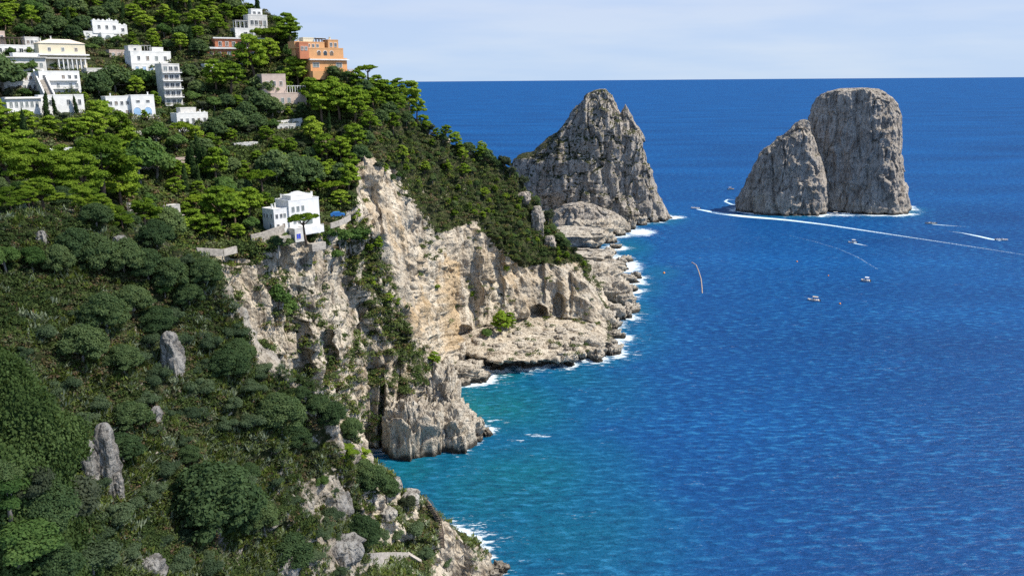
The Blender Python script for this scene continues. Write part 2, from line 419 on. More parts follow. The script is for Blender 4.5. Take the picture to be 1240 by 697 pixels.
# each entry: (v, d) pixel row + range in metres, (Z, z, d) height + range, or (WL, v, z) the point at height z seen at row v
C = {
 -420: [(850,70),(600,90),(470,115),(330,150),(300,170),(280,190),(265,205),(240,225),(215,245),(190,270),(130,330),(30,400),(-260,520),(Z,260,800)],
 -150: [(850,80),(640,98),(490,120),(275,160),(258,178),(240,198),(232,208),(222,218),(205,235),(192,245),(130,310),(50,375),(-180,500),(Z,240,760)],
 0:   [(850,90),(650,105),(500,125),(262,165),(250,185),(232,205),(225,214),(218,222),(208,232),(198,242),(135,305),(62,365),(-110,480),(Z,215,720)],
 100: [(850,92),(680,108),(530,128),(268,170),(262,188),(245,207),(238,216),(230,224),(222,232),(212,240),(145,300),(55,375),(-90,480),(Z,200,720)],
 180: [(850,96),(690,114),(540,136),(300,172),(292,190),(285,205),(278,214),(272,222),(266,230),(258,238),(170,300),(85,365),(-70,460),(Z,185,700)],
 232: [(850,98),(697,118),(550,140),(308,172),(Z,88,192),(Z,82,206),(Z,80,214),(335,224),(318,229),(300,236),(200,290),(98,352),(-45,440),(Z,170,690)],
 270: [(850,100),(697,122),(555,143),(352,168),(Z,66,192),(Z,60,212),(Z,60,218),(385,225),(345,231),(303,239),(200,292),(98,355),(-15,430),(Z,150,680)],
 300: [(850,100),(697,126),(560,146),(398,165),(Z,50,192),(Z,46,218),(Z,48,222),(420,228),(360,235),(300,242),(205,295),(92,365),(5,420),(Z,130,660)],
 325: [(850,103),(697,130),(580,150),(430,165),(Z,38,195),(Z,30,225),(Z,32,228),(440,236),(370,241),(298,248),(215,290),(100,362),(12,405),(Z,110,640)],
 350: [(850,106),(700,134),(590,153),(455,167),(Z,26,200),(Z,18,232),(Z,20,236),(450,242),(370,247),(290,250),(236,285),(120,352),(46,388),(Z,90,620)],
 385: [(850,110),(702,139),(610,158),(482,171),(Z,12,208),(Z,6,244),(Z,8,247),(455,255),(370,259),(288,262),(210,305),(125,348),(70,365),(Z,60,600)],
 415: [(850,114),(705,143),(620,163),(512,175),(Z,2,215),(Z,-2,256),(Z,3,258),(460,266),(350,273),(270,280),(190,318),(125,346),(88,352),(Z,30,580)],
 440: [(850,118),(708,147),(630,168),(550,180),(Z,-6,222),(WL,540,-3),(WL,538,2),(440,284),(300,299),(192,308),(150,335),(122,350),(97,358),(Z,10,560)],
 470: [(850,122),(715,152),(650,174),(588,185),(Z,-8,228),(WL,543,-3),(WL,541,2),(435,288),(305,304),(208,318),(165,345),(130,362),(110,372),(Z,-8,560)],
 500: [(850,126),(722,157),(660,178),(596,189),(Z,-8,230),(WL,540,-3),(WL,536,2),(435,300),(335,322),(255,338),(205,365),(170,385),(138,398),(Z,-8,560)],
 520: [(850,130),(735,160),(680,182),(615,191),(Z,-8,232),(WL,518,-3),(WL,512,3),(430,322),(345,345),(285,360),(230,385),(192,402),(160,414),(Z,-8,570)],
 535: [(850,133),(745,163),(690,185),(628,192),(Z,-8,232),(WL,470,-3),(WL,464,3),(405,356),(340,370),(282,382),(232,400),(195,418),(170,425),(Z,-8,575)],
 550: [(850,136),(752,166),(700,187),(641,192),(Z,-8,232),(WL,430,-3),(WL,426,4),(412,385),(335,392),(275,400),(232,414),(198,428),(175,435),(Z,-8,580)],
 566: [(850,140),(760,170),(712,190),(658,193),(Z,-8,232),(WL,424,-3),(WL,423,6),(402,392),(332,398),(275,406),(234,420),(202,434),(181,441),(Z,-8,580)],
 580: [(Z,-1,148),(Z,-1,170),(Z,3,190),(680,195),(Z,-8,232),(WL,433,-3),(WL,432,6),(397,396),(330,402),(278,410),(240,424),(208,438),(186,446),(Z,-8,585)],
 592: [(Z,-6,148),(Z,-6,170),(Z,-4,190),(702,196),(Z,-8,232),(WL,438,-3),(WL,437,6),(392,402),(328,408),(282,416),(245,428),(212,442),(190,450),(Z,-8,585)],
 604: [(Z,-9,148),(Z,-9,170),(Z,-9,190),(Z,-8,200),(Z,-8,240),(WL,440,-3),(WL,438,7),(388,408),(326,414),(284,422),(250,432),(216,445),(193,453),(Z,-8,590)],
 625: [(Z,-9,148),(Z,-9,170),(Z,-9,190),(Z,-9,200),(Z,-9,240),(WL,441,-3),(WL,438,7),(388,413),(330,419),(292,426),(264,436),(236,448),(212,456),(Z,-8,590)],
 645: [(Z,-9,148),(Z,-9,170),(Z,-9,190),(Z,-9,200),(Z,-9,240),(WL,439,-3),(WL,437,6),(384,420),(340,424),(308,430),(288,440),(265,450),(245,458),(Z,-8,590)],
 665: [(Z,-9,148),(Z,-9,170),(Z,-9,190),(Z,-9,200),(Z,-9,240),(WL,437,-3),(WL,434,5),(384,423),(348,427),(318,431),(300,440),(283,448),(270,455),(Z,-8,590)],
 690: [(Z,-9,148),(Z,-9,170),(Z,-9,190),(Z,-9,200),(Z,-9,240),(WL,434,-3),(WL,431,5),(386,424),(355,428),(330,432),(318,440),(306,445),(300,450),(Z,-8,590)],
 710: [(Z,-9,148),(Z,-9,170),(Z,-9,190),(Z,-9,200),(Z,-9,240),(WL,430,-3),(WL,426,4),(388,424),(362,428),(345,432),(335,438),(326,443),(320,447),(Z,-8,585)],
 722: [(Z,-9,148),(Z,-9,170),(Z,-9,190),(Z,-9,200),(Z,-9,240),(WL,424,-3),(WL,419,4),(393,422),(378,427),(366,432),(357,438),(352,442),(350,445),(Z,-8,580)],
 736: [(Z,-9,148),(Z,-9,170),(Z,-9,190),(Z,-9,200),(Z,-9,240),(WL,416,-3),(WL,412,3),(400,418),(393,424),(388,430),(384,436),(382,440),(380,443),(Z,-8,580)],
 744: [(Z,-9,148),(Z,-9,170),(Z,-9,190),(Z,-9,200),(Z,-9,240),(WL,413,-4),(WL,411,-2),(Z,-3,405),(Z,-3,410),(Z,-3,420),(Z,-3,430),(Z,-4,440),(Z,-5,450),(Z,-8,580)],
 790: [(Z,-9,148),(Z,-9,170),(Z,-9,190),(Z,-9,200),(Z,-9,240),(Z,-9,360),(Z,-9,370),(Z,-9,380),(Z,-9,390),(Z,-9,400),(Z,-9,420),(Z,-9,440),(Z,-9,460),(Z,-10,580)],
}
def ctrl(u, c):
    if c[0] == WL:
        p = W(u, c[1], c[2])
    elif c[0] == Z:
        v = 400.0
        for _ in range(8):        # the row at which that point is seen
            r = ray(u, v); h = math.hypot(r[0], r[1])
            zz = H + r[2] / h * c[2]
            v += (zz - c[1]) * F / c[2] * .9
            v = min(max(v, -600), 3000)
        r = ray(u, v); h = math.hypot(r[0], r[1])
        p = np.array([r[0] / h * c[2], r[1] / h * c[2], c[1]])
    else:
        p = P(u, c[0], c[1])
    return math.atan2(p[0], p[1]), math.hypot(p[0], p[1]), p[2]
US = sorted(C)
NK = 14
knots = np.array([[ctrl(u, C[u][k]) for u in US] for k in range(NK)])     # knot, column, (az, d, z)
azg = []
uu = -420.0
while uu <= 790:
    azg.append(math.atan((uu - 620) / F)); uu += 5.0 if uu < -40 else 1.7
azg = np.array(azg)
NA = len(azg)
rows = np.zeros((NK, NA, 2))
for k in range(NK):
    o = np.argsort(knots[k, :, 0])
    rows[k, :, 0] = np.interp(azg, knots[k, o, 0], knots[k, o, 1])
    rows[k, :, 1] = np.interp(azg, knots[k, o, 0], knots[k, o, 2])
rows = smooth1(rows, 6, 1)
SEG = [24, 50, 70, 40, 26, 14, 60, 90, 90, 90, 70, 60, 30]
prof = []
for k in range(NK - 1):
    t = np.linspace(0, 1, SEG[k], endpoint=False)[:, None, None]
    prof.append(rows[k] * (1 - t) + rows[k + 1] * t)
prof.append(rows[-1:])
prof = np.concatenate(prof)
prof = smooth1(prof, 10, 0)
NR = len(prof)
X = prof[..., 0] * np.sin(azg); Y = prof[..., 0] * np.cos(azg)
G = np.stack([X, Y, prof[..., 1]], -1)
def gnormals(G):
    du = np.gradient(G, axis=1); dv = np.gradient(G, axis=0)
    n = np.cross(du, dv); n /= np.linalg.norm(n, axis=-1, keepdims=True) + 1e-9
    return n
n0 = gnormals(G)
steep = np.clip((.80 - n0[..., 2]) / .45, 0, 1)
rt = np.hypot(G[..., 0], G[..., 1])
crest = smooth1(np.interp(np.arange(NR), [0, NR], [1, 1])[:, None] * np.ones((1, NA)), 1, 0)
seafade = np.clip((G[..., 2] + 6) / 8, 0, 1)
# buttresses, then flutes, then blocks
Q = G.copy()
big = fbm(Q / [34, 34, 60], 3, 1) * 5.5
flu = ridged(Q / [11, 11, 34], 4, 2) * 3.6 * steep
crev = np.clip(1 - 2.2 * np.abs(vnoise(Q / [8, 8, 55], 77)) - .72, 0, .28) / .28 * 3.2 * steep * np.clip(fbm(Q / 30, 2, 78) + .6, 0, 1)
blk = ridged(Q / [3.8, 3.8, 7.0], 3, 3) * 1.5 * np.maximum(steep, .8 * (Q[..., 2] < 13) * (rt > 250))
bmp = fbm(Q / 7.0, 4, 4) * 1.3 * (1 - steep * .5)
scale = np.clip(rt / 150, .35, 1.0)
dirn = n0 * [1, 1, .45]
G = G + dirn * ((big * .75 * scale + flu + blk + bmp - crev)[..., None] * seafade[..., None])
fc_ = (facets(Q / [13, 13, 30], 30) * 2.2 + facets(Q / [4.5, 4.5, 9], 40) * .9) * np.maximum(steep, .5 * (Q[..., 2] < 13) * (rt > 250))
fc_ = smooth1(fc_, 1, 0)
G = G + dirn * (fc_ * seafade)[..., None]
# strata ledges on the cliffs
led = vnoise(np.stack([Q[..., 0] / 60, Q[..., 1] / 60, Q[..., 2] / 5.5], -1), 9)
G = G + n0 * [1, 1, 0] * ((led * 1.0 * steep * seafade)[..., None])
# caves and gullies: real hollows in the face; (u, v, half width, half height, depth in metres)
pu, pv, pw = proj(Q)
rr = np.arange(NR)[:, None] * np.ones((1, NA))
mainpart = rr > sum(SEG[:5])
away = G / (np.linalg.norm(G * [1, 1, 0], axis=-1, keepdims=True)) * [1, 1, 0]
for (cu, cv, hu, hv, dp) in [(648,378,13,11,12),(676,370,7,16,9),(462,500,4,50,8),(386,430,12,32,7),(478,430,5,70,4),
                             (457,250,3,40,3),(400,470,7,36,5),(541,380,7,60,7),(575,350,6,50,4),(512,505,5,36,5),
                             (497,350,4,60,4),(530,320,5,50,4),(690,350,3,30,3),(560,405,10,12,6),(437,400,5,60,4),
                             (604,330,5,45,5),(345,390,6,45,5),(655,330,3,38,4),(350,450,7,30,5),(420,330,4,30,3)]:
    e = ((pu - cu) / hu) ** 2 + ((pv - cv) / hv) ** 2
    w = np.clip(1 - e, 0, 1) ** .55 * mainpart
    w = w * np.clip((np.abs(pw - 420) < 200), 0, 1)
    G = G + away * (w * dp)[..., None]
n1 = gnormals(smooth1(smooth1(G, 2, 0), 2, 1))
pu, pv, pw = proj(G)
slope_v = np.clip((n1[..., 2] - .40) / .22, 0, 1)
veg = slope_v * .75 + .06 + fbm(G / 9.0, 3, 20) * .25
warm = np.zeros_like(veg)
def zone(arr, poly, val, blend=1.0, cond=None):
    m = inpoly(pu, pv, poly)
    if cond is not None: m &= cond
    arr[m] = arr[m] * (1 - blend) + val * blend
far = mainpart
near = ~mainpart
Z_TANRIB = [(430,186),(447,182),(462,206),(476,214),(484,262),(500,300),(520,340),(540,430),(525,440),(497,400),(470,330),(446,270)]
Z_VILLACLIFF = [(296,305),(330,300),(345,330),(380,315),(402,322),(420,360),(470,372),(500,420),(548,470),(590,530),(460,552),(430,540),(392,500),(350,452),(322,420)]
Z_EAST = [(540,275),(575,268),(600,300),(632,330),(700,316),(735,385),(735,440),(560,445),(530,430),(535,330)]
zone(veg, [(560,150),(640,215),(700,290),(720,335),(690,325),(600,240)], .85, .85, far)
zone(veg, Z_TANRIB, .10, .9, far); zone(veg, Z_VILLACLIFF, .47, .7, far); zone(veg, Z_EAST, .16, .85, far)
Z_GULLY = [(446,270),(470,330),(497,400),(528,452),(512,470),(478,420),(450,380),(420,350),(400,300),(420,270)]
zone(veg, Z_GULLY, .72, .7, far)
zone(veg, [(470,190),(500,150),(560,180),(640,240),(700,310),(632,325),(600,300),(575,268),(525,285),(490,230)], .95, .8, far)
zone(veg, [(560,330),(600,345),(640,375),(600,410),(575,395)], .5, .5, far)
zone(veg, [(-400,-400),(425,-400),(425,240),(300,310),(-400,310)], .9, .75, far)
zone(veg, [(425,60),(520,110),(520,200),(470,206),(447,176),(425,180)], .92, .9, far)
zone(veg, [(-400,250),(232,300),(335,445),(430,560),(440,620),(400,720),(-400,900)], .84, .7, near)
Z_HEAD = [(500,592),(540,630),(600,710),(600,900),(340,900),(440,690),(480,655),(520,650)]
zone(veg, Z_HEAD, .74, .9, near); zone(veg, [(535,625),(600,700),(600,900),(520,900),(520,700)], .10, .9, near)
zone(veg, [(360,585),(400,570),(420,600),(400,640),(370,620)], .25, .7, near)
zone(veg, [(285,325),(305,325),(345,450),(315,450),(292,380)], .05, .9, near)
zone(veg, [(370,650),(430,640),(440,700),(360,700)], .3, .7, near)
zone(warm, Z_TANRIB, .62, 1, far); zone(warm, [(533,300),(556,318),(560,420),(538,430),(530,360)], 1.0, 1, far)
zone(warm, [(590,275),(612,268),(640,300),(660,345),(620,350),(600,330)], .95, 1, far); zone(warm, [(570,270),(700,310),(700,385),(600,380)], .45, .5, far)
zone(warm, [(430,440),(540,440),(560,530),(440,540)], .3, 1, far)
warm = smooth1(smooth1(warm, 3, 0), 3, 1); veg = smooth1(smooth1(veg, 2, 0), 2, 1)
terr_me = mk('hillside', G.reshape(-1, 3), gridfaces(NR, NA)[:, ::-1], [M_TERR], True, {'veg': veg.ravel(), 'warm': warm.ravel()})
terr = tag(link('hillside', terr_me), 'steep green hillside with pale limestone sea cliffs and a shaded spur in front', 'hillside', kind='structure')
bvh = BVHTree.FromPolygons([Vector(p) for p in G.reshape(-1, 3).tolist()], gridfaces(NR, NA).tolist())
def hit(u, v):
    r = ray(u, v)
    h = bvh.ray_cast(Vector((0, 0, H)), Vector(r))
    return None if h[0] is None else (np.array(h[0]), np.array(h[1]) * (1 if h[1][2] > 0 else -1))
def ground(x, y, z0=400):
    h = bvh.ray_cast(Vector((x, y, z0)), Vector((0, 0, -1)))
    return None if h[0] is None else h[0][2]

_q = G.reshape(-1, 3); SHORE = [_q[(np.abs(_q[:, 2]) < .8) & (np.hypot(_q[:, 0], _q[:, 1]) < 600)]]
# ================================================================ THE SEA
ds = np.concatenate([np.linspace(20, 130, 12), np.geomspace(133, 1500, 400), np.geomspace(1560, 90000, 60)])
au = np.concatenate([np.linspace(-1.7, -.62, 30), np.arange(-.60, .62, .0026), np.linspace(.63, 1.7, 30)])
DD, AA = np.meshgrid(ds, au, indexing='ij')
S = np.stack([DD * np.sin(AA), DD * np.cos(AA), np.zeros_like(DD)], -1)
shal = np.zeros_like(DD); foam = np.zeros_like(DD)
def blob(arr, u, v, hu, hv, val, p=1.0):
    """a patch on the water around the world point seen at u, v, sized in world metres"""
    c = W(u, v); a = W(u + hu, v); b = W(u, v + hv)
    r1 = np.linalg.norm(a - c); r2 = max(np.linalg.norm(b - c), 1e-3)
    e = (b - c) / r2; f = np.array([e[1], -e[0], 0])
    q = S - c
    g = np.exp(-(((q @ e) / r2) ** 2 + ((q @ f) / r1) ** 2) ** p)
    np.maximum(arr, val * g, out=arr)
for t in [(570,490,120,50,1.0),(520,470,60,45,1.0),(600,455,55,20,.95),(590,580,170,95,.72),(640,500,70,50,.62),(500,570,60,40,.8),(690,455,55,25,.5),
          (750,345,48,20,.62),(760,300,30,14,.55),(790,330,35,12,.35),(660,640,170,100,.52),(600,690,60,60,.5),(720,470,90,60,.28),(770,400,50,50,.28),
          (810,268,20,6,.3),(900,255,30,6,.2),(700,640,120,90,.2)]:
    blob(shal, *t)
for t in [(726,414,15,9,1.0),(712,433,30,5,1.0),(690,434,20,4,.8),(757,322,20,9,1.0),(742,335,22,4,.8),(775,281,20,5,.85),(745,285,24,3,.85),(748,428,14,7,.8),
          (600,446,20,6,.55),(580,440,14,4,.6),(545,462,14,6,.9),(592,520,12,6,.75),(560,537,20,4,.5),(586,462,10,4,.5),(525,548,30,3,.35),(490,550,30,2.5,.3),
          (765,380,14,5,.5),(740,372,14,6,.5),(740,355,20,5,.4),(768,342,16,4,.45),(755,392,12,10,.4),(650,527,26,2.0,.6),(625,533,12,2,.45),
          (818,263,14,2.2,.7),(735,303,22,3,.6),(745,312,24,4,.7),(720,268,30,2.5,.5),(1000,259,40,2.2,.8),(960,260,60,1.4,.5),(1060,254,60,1.3,.5),(1104,251,6,3,.6),
          (898,247,12,2.5,.35),(596,694,8,12,.9),(606,694,8,8,.5),(480,553,12,5,.4),(768,360,14,3,.5),(720,440,20,6,.35),(735,405,12,22,.45)]:
    blob(foam, *t)
m, nt, b = nmat('sea_water')
a_s = attr(nt, 'shallow'); a_f = attr(nt, 'foam')
big = noise(nt, .006, 4, stretch=(.6, 1.6, 1)); patchn = noise(nt, .03, 4)
deep = ramp(nt, big, [(.3, (.0003, .041, .155)), (.7, (.0010, .073, .240))])
sf = math_(nt, 'MULTIPLY', a_s, math_(nt, 'ADD', .62, math_(nt, 'MULTIPLY', patchn, .75)), True)
c = ramp(nt, sf, [(0.0, 0.0), (1.0, 1.0)])
tq = ramp(nt, sf, [(.0, (.0010, .058, .21)), (.25, (.001, .080, .195)), (.55, (.001, .098, .172)), (.85, (.002, .112, .148)), (1.0, (.005, .130, .145))])
bl = ramp(nt, sf, [(0.02, 0.0), (.2, 1.0)])
c = mix(nt, bl, deep, tq)
# dark weed and sand patches under the shallow water
sea_d = noise(nt, .09, 5)
c = mix(nt, math_(nt, 'MULTIPLY', ramp(nt, sea_d, [(.5, 0.0), (.66, .6)]), sf), c, (.001, .07, .12))
# small crests
tcn = nt.nodes.new('ShaderNodeTexCoord'); mpn = nt.nodes.new('ShaderNodeMapping')
mpn.inputs['Rotation'].default_value = (0, 0, R(-14)); mpn.inputs['Scale'].default_value = (.45, 1.25, 1)
nt.links.new(tcn.outputs['Object'], mpn.inputs['Vector'])
w1 = noise(nt, .38, 7, vec=mpn.outputs[0], rough=.62)
w2 = noise(nt, .055, 4, vec=mpn.outputs[0], rough=.55)
w3 = noise(nt, 1.1, 4, vec=mpn.outputs[0], rough=.6)
gust = noise(nt, .008, 4)
# light and shade of the wavelets put into colour: darker hollows, lighter crests
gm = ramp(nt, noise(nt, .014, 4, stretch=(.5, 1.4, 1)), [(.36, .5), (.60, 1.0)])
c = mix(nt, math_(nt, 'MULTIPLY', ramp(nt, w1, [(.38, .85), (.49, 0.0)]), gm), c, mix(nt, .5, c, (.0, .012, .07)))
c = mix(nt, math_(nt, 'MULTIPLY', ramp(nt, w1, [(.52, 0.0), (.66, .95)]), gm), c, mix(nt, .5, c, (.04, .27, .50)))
caps = math_(nt, 'MULTIPLY', ramp(nt, w3, [(.60, 0.0), (.68, 1.0)]), ramp(nt, noise(nt, .10, 3, vec=mpn.outputs[0]), [(.60, 0.0), (.70, 1.0)]))  # whitecaps, and sun sparkle painted as pale specks
fn = noise(nt, .42, 8, rough=.74, vec=mpn.outputs[0])
ff = math_(nt, 'ADD', math_(nt, 'MULTIPLY', a_f, 1.25), math_(nt, 'MULTIPLY', math_(nt, 'SUBTRACT', fn, .5), 2.6))
foamf = math_(nt, 'MULTIPLY', ramp(nt, ff, [(.40, 0.0), (.66, 1.0)]), ramp(nt, a_f, [(.03, 0.0), (.22, 1.0)]))
foamf = math_(nt, 'MAXIMUM', foamf, math_(nt, 'MULTIPLY', caps, .38))
c = mix(nt, foamf, c, (.72, .80, .84))
hgt = math_(nt, 'ADD', math_(nt, 'MULTIPLY', w1, math_(nt, 'ADD', .5, gust)), math_(nt, 'ADD', math_(nt, 'MULTIPLY', w2, 1.5), math_(nt, 'MULTIPLY', w3, .25)))
bn_ = nt.nodes.new('ShaderNodeBump'); bn_.inputs['Distance'].default_value = 1.7; nt.links.new(hgt, bn_.inputs['Height']); nb_ = bn_.outputs[0]
gl = nt.nodes.new('ShaderNodeBsdfGlossy'); gl.inputs['Roughness'].default_value = .36; df = nt.nodes.new('ShaderNodeBsdfDiffuse'); fr = nt.nodes.new('ShaderNodeFresnel'); fr.inputs[0].default_value = 1.33
bg_ = nt.nodes.new('ShaderNodeBump'); bg_.inputs['Distance'].default_value = .75; nt.links.new(hgt, bg_.inputs['Height']); nt.links.new(bg_.outputs[0], gl.inputs['Normal']); nt.links.new(nb_, df.inputs['Normal']); nt.links.new(nb_, fr.inputs['Normal']); nt.links.new(c, df.inputs['Color'])
mw = nt.nodes.new('ShaderNodeMixShader')
nt.links.new(math_(nt, 'MINIMUM', math_(nt, 'MULTIPLY', fr.outputs[0], .4), .06), mw.inputs[0]); nt.links.new(df.outputs[0], mw.inputs[1]); nt.links.new(gl.outputs[0], mw.inputs[2])
nt.links.new(mw.outputs[0], nt.nodes['Material Output'].inputs[0]); nt.nodes.remove(b)
M_SEA = m
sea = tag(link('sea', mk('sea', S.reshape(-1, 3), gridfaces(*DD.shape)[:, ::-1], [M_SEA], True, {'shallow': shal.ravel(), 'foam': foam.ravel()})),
          'deep blue rippled sea turning turquoise in the cove', 'sea', kind='structure')

# ================================================================ ROCKS
def lobe_mesh(name, rows_, d, thick, rot=0.0, amp=(4.2, 4.0, 1.7), seed=0, mat=None, vegtop=.5, warmv=.2, extra_z=-8, sq=2.6, nth=260, nz=230, lean=0.0, skew=0.0):
    """a free-standing rock from its level widths: rows_ = (v, u left, u right) at range d"""
    zs, xl, xr = [], [], []
    c0 = P(.5 * (rows_[-1][1] + rows_[-1][2]), rows_[-1][0], d)
    az = math.atan2(c0[0], c0[1]); fx = np.array([math.cos(az), -math.sin(az), 0]); fy = np.array([math.sin(az), math.cos(az), 0])
    for v, a, b_ in rows_:
        pa, pb = P(a, v, d), P(b_, v, d)
        zs.append(.5 * (pa[2] + pb[2])); xl.append((pa - c0) @ fx); xr.append((pb - c0) @ fx)
    zs.append(extra_z); e = 1.0 + .004 * (zs[-2] - extra_z); xl.append(xl[-1] * e - 1); xr.append(xr[-1] * e + 1)
    zs = np.array(zs); o = np.argsort(zs)
    zz = np.linspace(zs.min(), zs.max(), nz)
    L = np.interp(zz, zs[o], np.array(xl)[o]); Rr = np.interp(zz, zs[o], np.array(xr)[o])
    L, Rr = smooth1(L[:, None], 3, 0)[:, 0], smooth1(Rr[:, None], 3, 0)[:, 0]
    cx, hw = .5 * (L + Rr), .5 * (Rr - L)
    th = np.linspace(0, 2 * math.pi, nth, endpoint=False)
    co, si = np.cos(th), np.sin(th)
    rad = (np.abs(co) ** sq + np.abs(si) ** sq) ** (-1 / sq)
    ex, ey = rad * co, rad * si                    # unit cross section
    if rot:
        e2x, e2y = ex * math.cos(rot) - ey * math.sin(rot), ex * math.sin(rot) + ey * math.cos(rot)
        k = np.abs(e2x).max(); ex, ey = e2x / k, e2y / k
    hd = np.interp(zz, [zz.min(), zz.max()], [thick, thick * .42]) * np.clip(hw / (hw.max() * .35), .12, 1)
    A = cx[:, None] + hw[:, None] * ex; B = hd[:, None] * ey + lean * (zz[:, None] / 100.0) + skew * ex * hd[:, None]
    V = c0 * [1, 1, 0] + A[..., None] * fx + B[..., None] * fy
    V[..., 2] = zz[:, None]
    n = A[..., None] * 0 + (ex / (hw.max() + 1))[None, :, None] * fx + (ey / thick)[None, :, None] * fy
    n /= np.linalg.norm(n, axis=-1, keepdims=True)
    wgt = np.clip(hw / 8.0, .12, 1)[:, None]
    sil = 1 - .5 * np.abs(ex)[None, :] ** 6
    s_ = seed * 13.7
    dsp = fbm((V + s_) / [26, 26, 40], 3, seed) * amp[0] + ridged((V + s_) / [11, 11, 30], 4, seed + 3) * amp[1] + ridged((V + s_) / [3.6, 3.6, 6], 3, seed + 5) * amp[2]
    dsp = dsp * .8 - np.clip(1 - 2.2 * np.abs(vnoise((V + s_) / [9, 9, 60], seed + 77)) - .72, 0, .28) / .28 * 3.0 + facets((V + s_) / [14, 14, 34], seed + 40) * amp[1] * .75 + facets((V + s_) / [5, 5, 10], seed + 50) * amp[2] * .7
    led_ = vnoise(np.stack([V[..., 0] / 40, V[..., 1] / 40, V[..., 2] / 5.0], -1), seed + 9) * amp[2] * .8
    V = V + n * ((dsp + led_) * wgt * sil)[..., None]
    V[..., 2] += fbm((V + s_) / 9.0, 3, seed + 11) * 2.6 * np.clip((zz - zz.min() - 6) / 20, 0, 1)[:, None]
    top = V[-1].mean(0) + [0, 0, .8]
    VV = np.concatenate([V.reshape(-1, 3), top[None]])
    q = gridfaces(nz, nth, True)
    k = (nz - 1) * nth
    cap = np.array([[k + i, k + (i + 1) % nth, len(VV) - 1] for i in range(nth)])
    nn = np.cross(np.gradient(V, axis=1), np.gradient(V, axis=0)); nn /= np.linalg.norm(nn, axis=-1, keepdims=True) + 1e-9
    q_ = V.reshape(-1, 3); SHORE.append(q_[np.abs(q_[:, 2]) < 1.0])
    up = np.clip(np.abs(nn[..., 2]), 0, 1)
    tz = (V[..., 2] / V[..., 2].max())
    vg = np.clip((up - .25) * 1.2, 0, 1) * vegtop + vegtop * .32 * np.clip(1 - np.abs(tz - .55) * 2.0, 0, 1) + fbm(V / 7, 3, seed + 20) * .16 + np.clip((tz - .93) * 5, 0, 1) * vegtop * .5
    vg = np.append(vg.ravel(), .3); wm = np.full(len(VV), warmv)
    return VV, [q, cap], vg, wm
def rock_thing(name, label, cat, lobes, mat, group=None, kind=None):
    VV, QQ, TT, vg, wm, n = [], [], [], [], [], 0
    for L_ in lobes:
        v, (q, c_), g, w = L_
        VV.append(v); QQ.append(q + n); TT.append(c_ + n); vg.append(g); wm.append(w); n += len(v)
    me = mk(name, np.concatenate(VV), [np.concatenate(QQ), np.concatenate(TT)], [mat], True, {'veg': np.concatenate(vg), 'warm': np.concatenate(wm)})
    return tag(link(name, me), label, cat, group, kind)
D1 = 800.0
rock_thing('sea_stack', 'tall twin-peaked grey limestone stack joined to the rocky coast, scrub on its face', 'sea stack', [
    lobe_mesh('a', [(109,719,733),(113,711,739),(122,702,744),(135,692,750),(150,685,757),(160,674,760),(168,662,764),(177,652,768),(184,646,771),(190,622,773),(205,618,776),(225,622,780),(245,634,790),(262,650,803),(276,655,806)], D1, 40, -.1, seed=1, vegtop=.85, warmv=.25),
    lobe_mesh('b', [(127,756.5,758),(133,754,761),(142,750,764),(152,746,767),(160,744,775),(175,740,778),(190,737,783),(206,734,787),(222,732,792),(240,730,800),(255,730,808),(266,730,813)], D1 - 6, 24, -.15, seed=2, vegtop=.8, warmv=.2, nth=180, nz=170),
    #lobe_mesh('c', [(186,624,629),(192,619,640),(200,617,655),(220,621,672),(245,630,690),(268,640,700),(282,655,710)], D1 - 22, 30, .1, seed=3, vegtop=.3, warmv=.3, nth=200, nz=130),
    lobe_mesh('d', [(246,690,712),(254,676,735),(262,664,752),(272,660,762),(283,662,764)], D1 - 62, 22, .0, seed=4, vegtop=.35, warmv=.2, nth=200, nz=110, amp=(3, 3.4, 1.3)),
], M_STACK, group='limestone sea stacks')
rock_thing('sea_stack', 'broad flat-topped grey stack, the farther and larger one of the right-hand pair', 'sea stack', [
    lobe_mesh('a', [(108,1016,1052),(110,1006,1064),(113,998,1072),(118,991,1079),(124,987,1084),(132,984,1088),(140,981,1091),(155,979,1092),(185,984,1092),(210,980,1095),(228,976,1099),(240,975,1102),(252,974,1105)], 908, 40, -.22, seed=5, vegtop=.42, warmv=.15, sq=3.4, amp=(4.0, 3.8, 1.6)),
], M_STACK, group='limestone sea stacks')
rock_thing('sea_stack', 'smaller pointed grey stack standing close in front of the flat-topped one', 'sea stack', [
    lobe_mesh('a', [(146,968,976),(149,963,979),(156,957,981),(166,944,984),(176,931,987),(186,920,990),(196,915,993),(210,909,997),(225,903,1000),(238,896,1001),(248,893,1001),(259,893,1002)], 868, 30, -.12, seed=6, vegtop=.45, warmv=.2, sq=2.4, amp=(3.6, 3.6, 1.6)),
], M_STACK, group='limestone sea stacks')

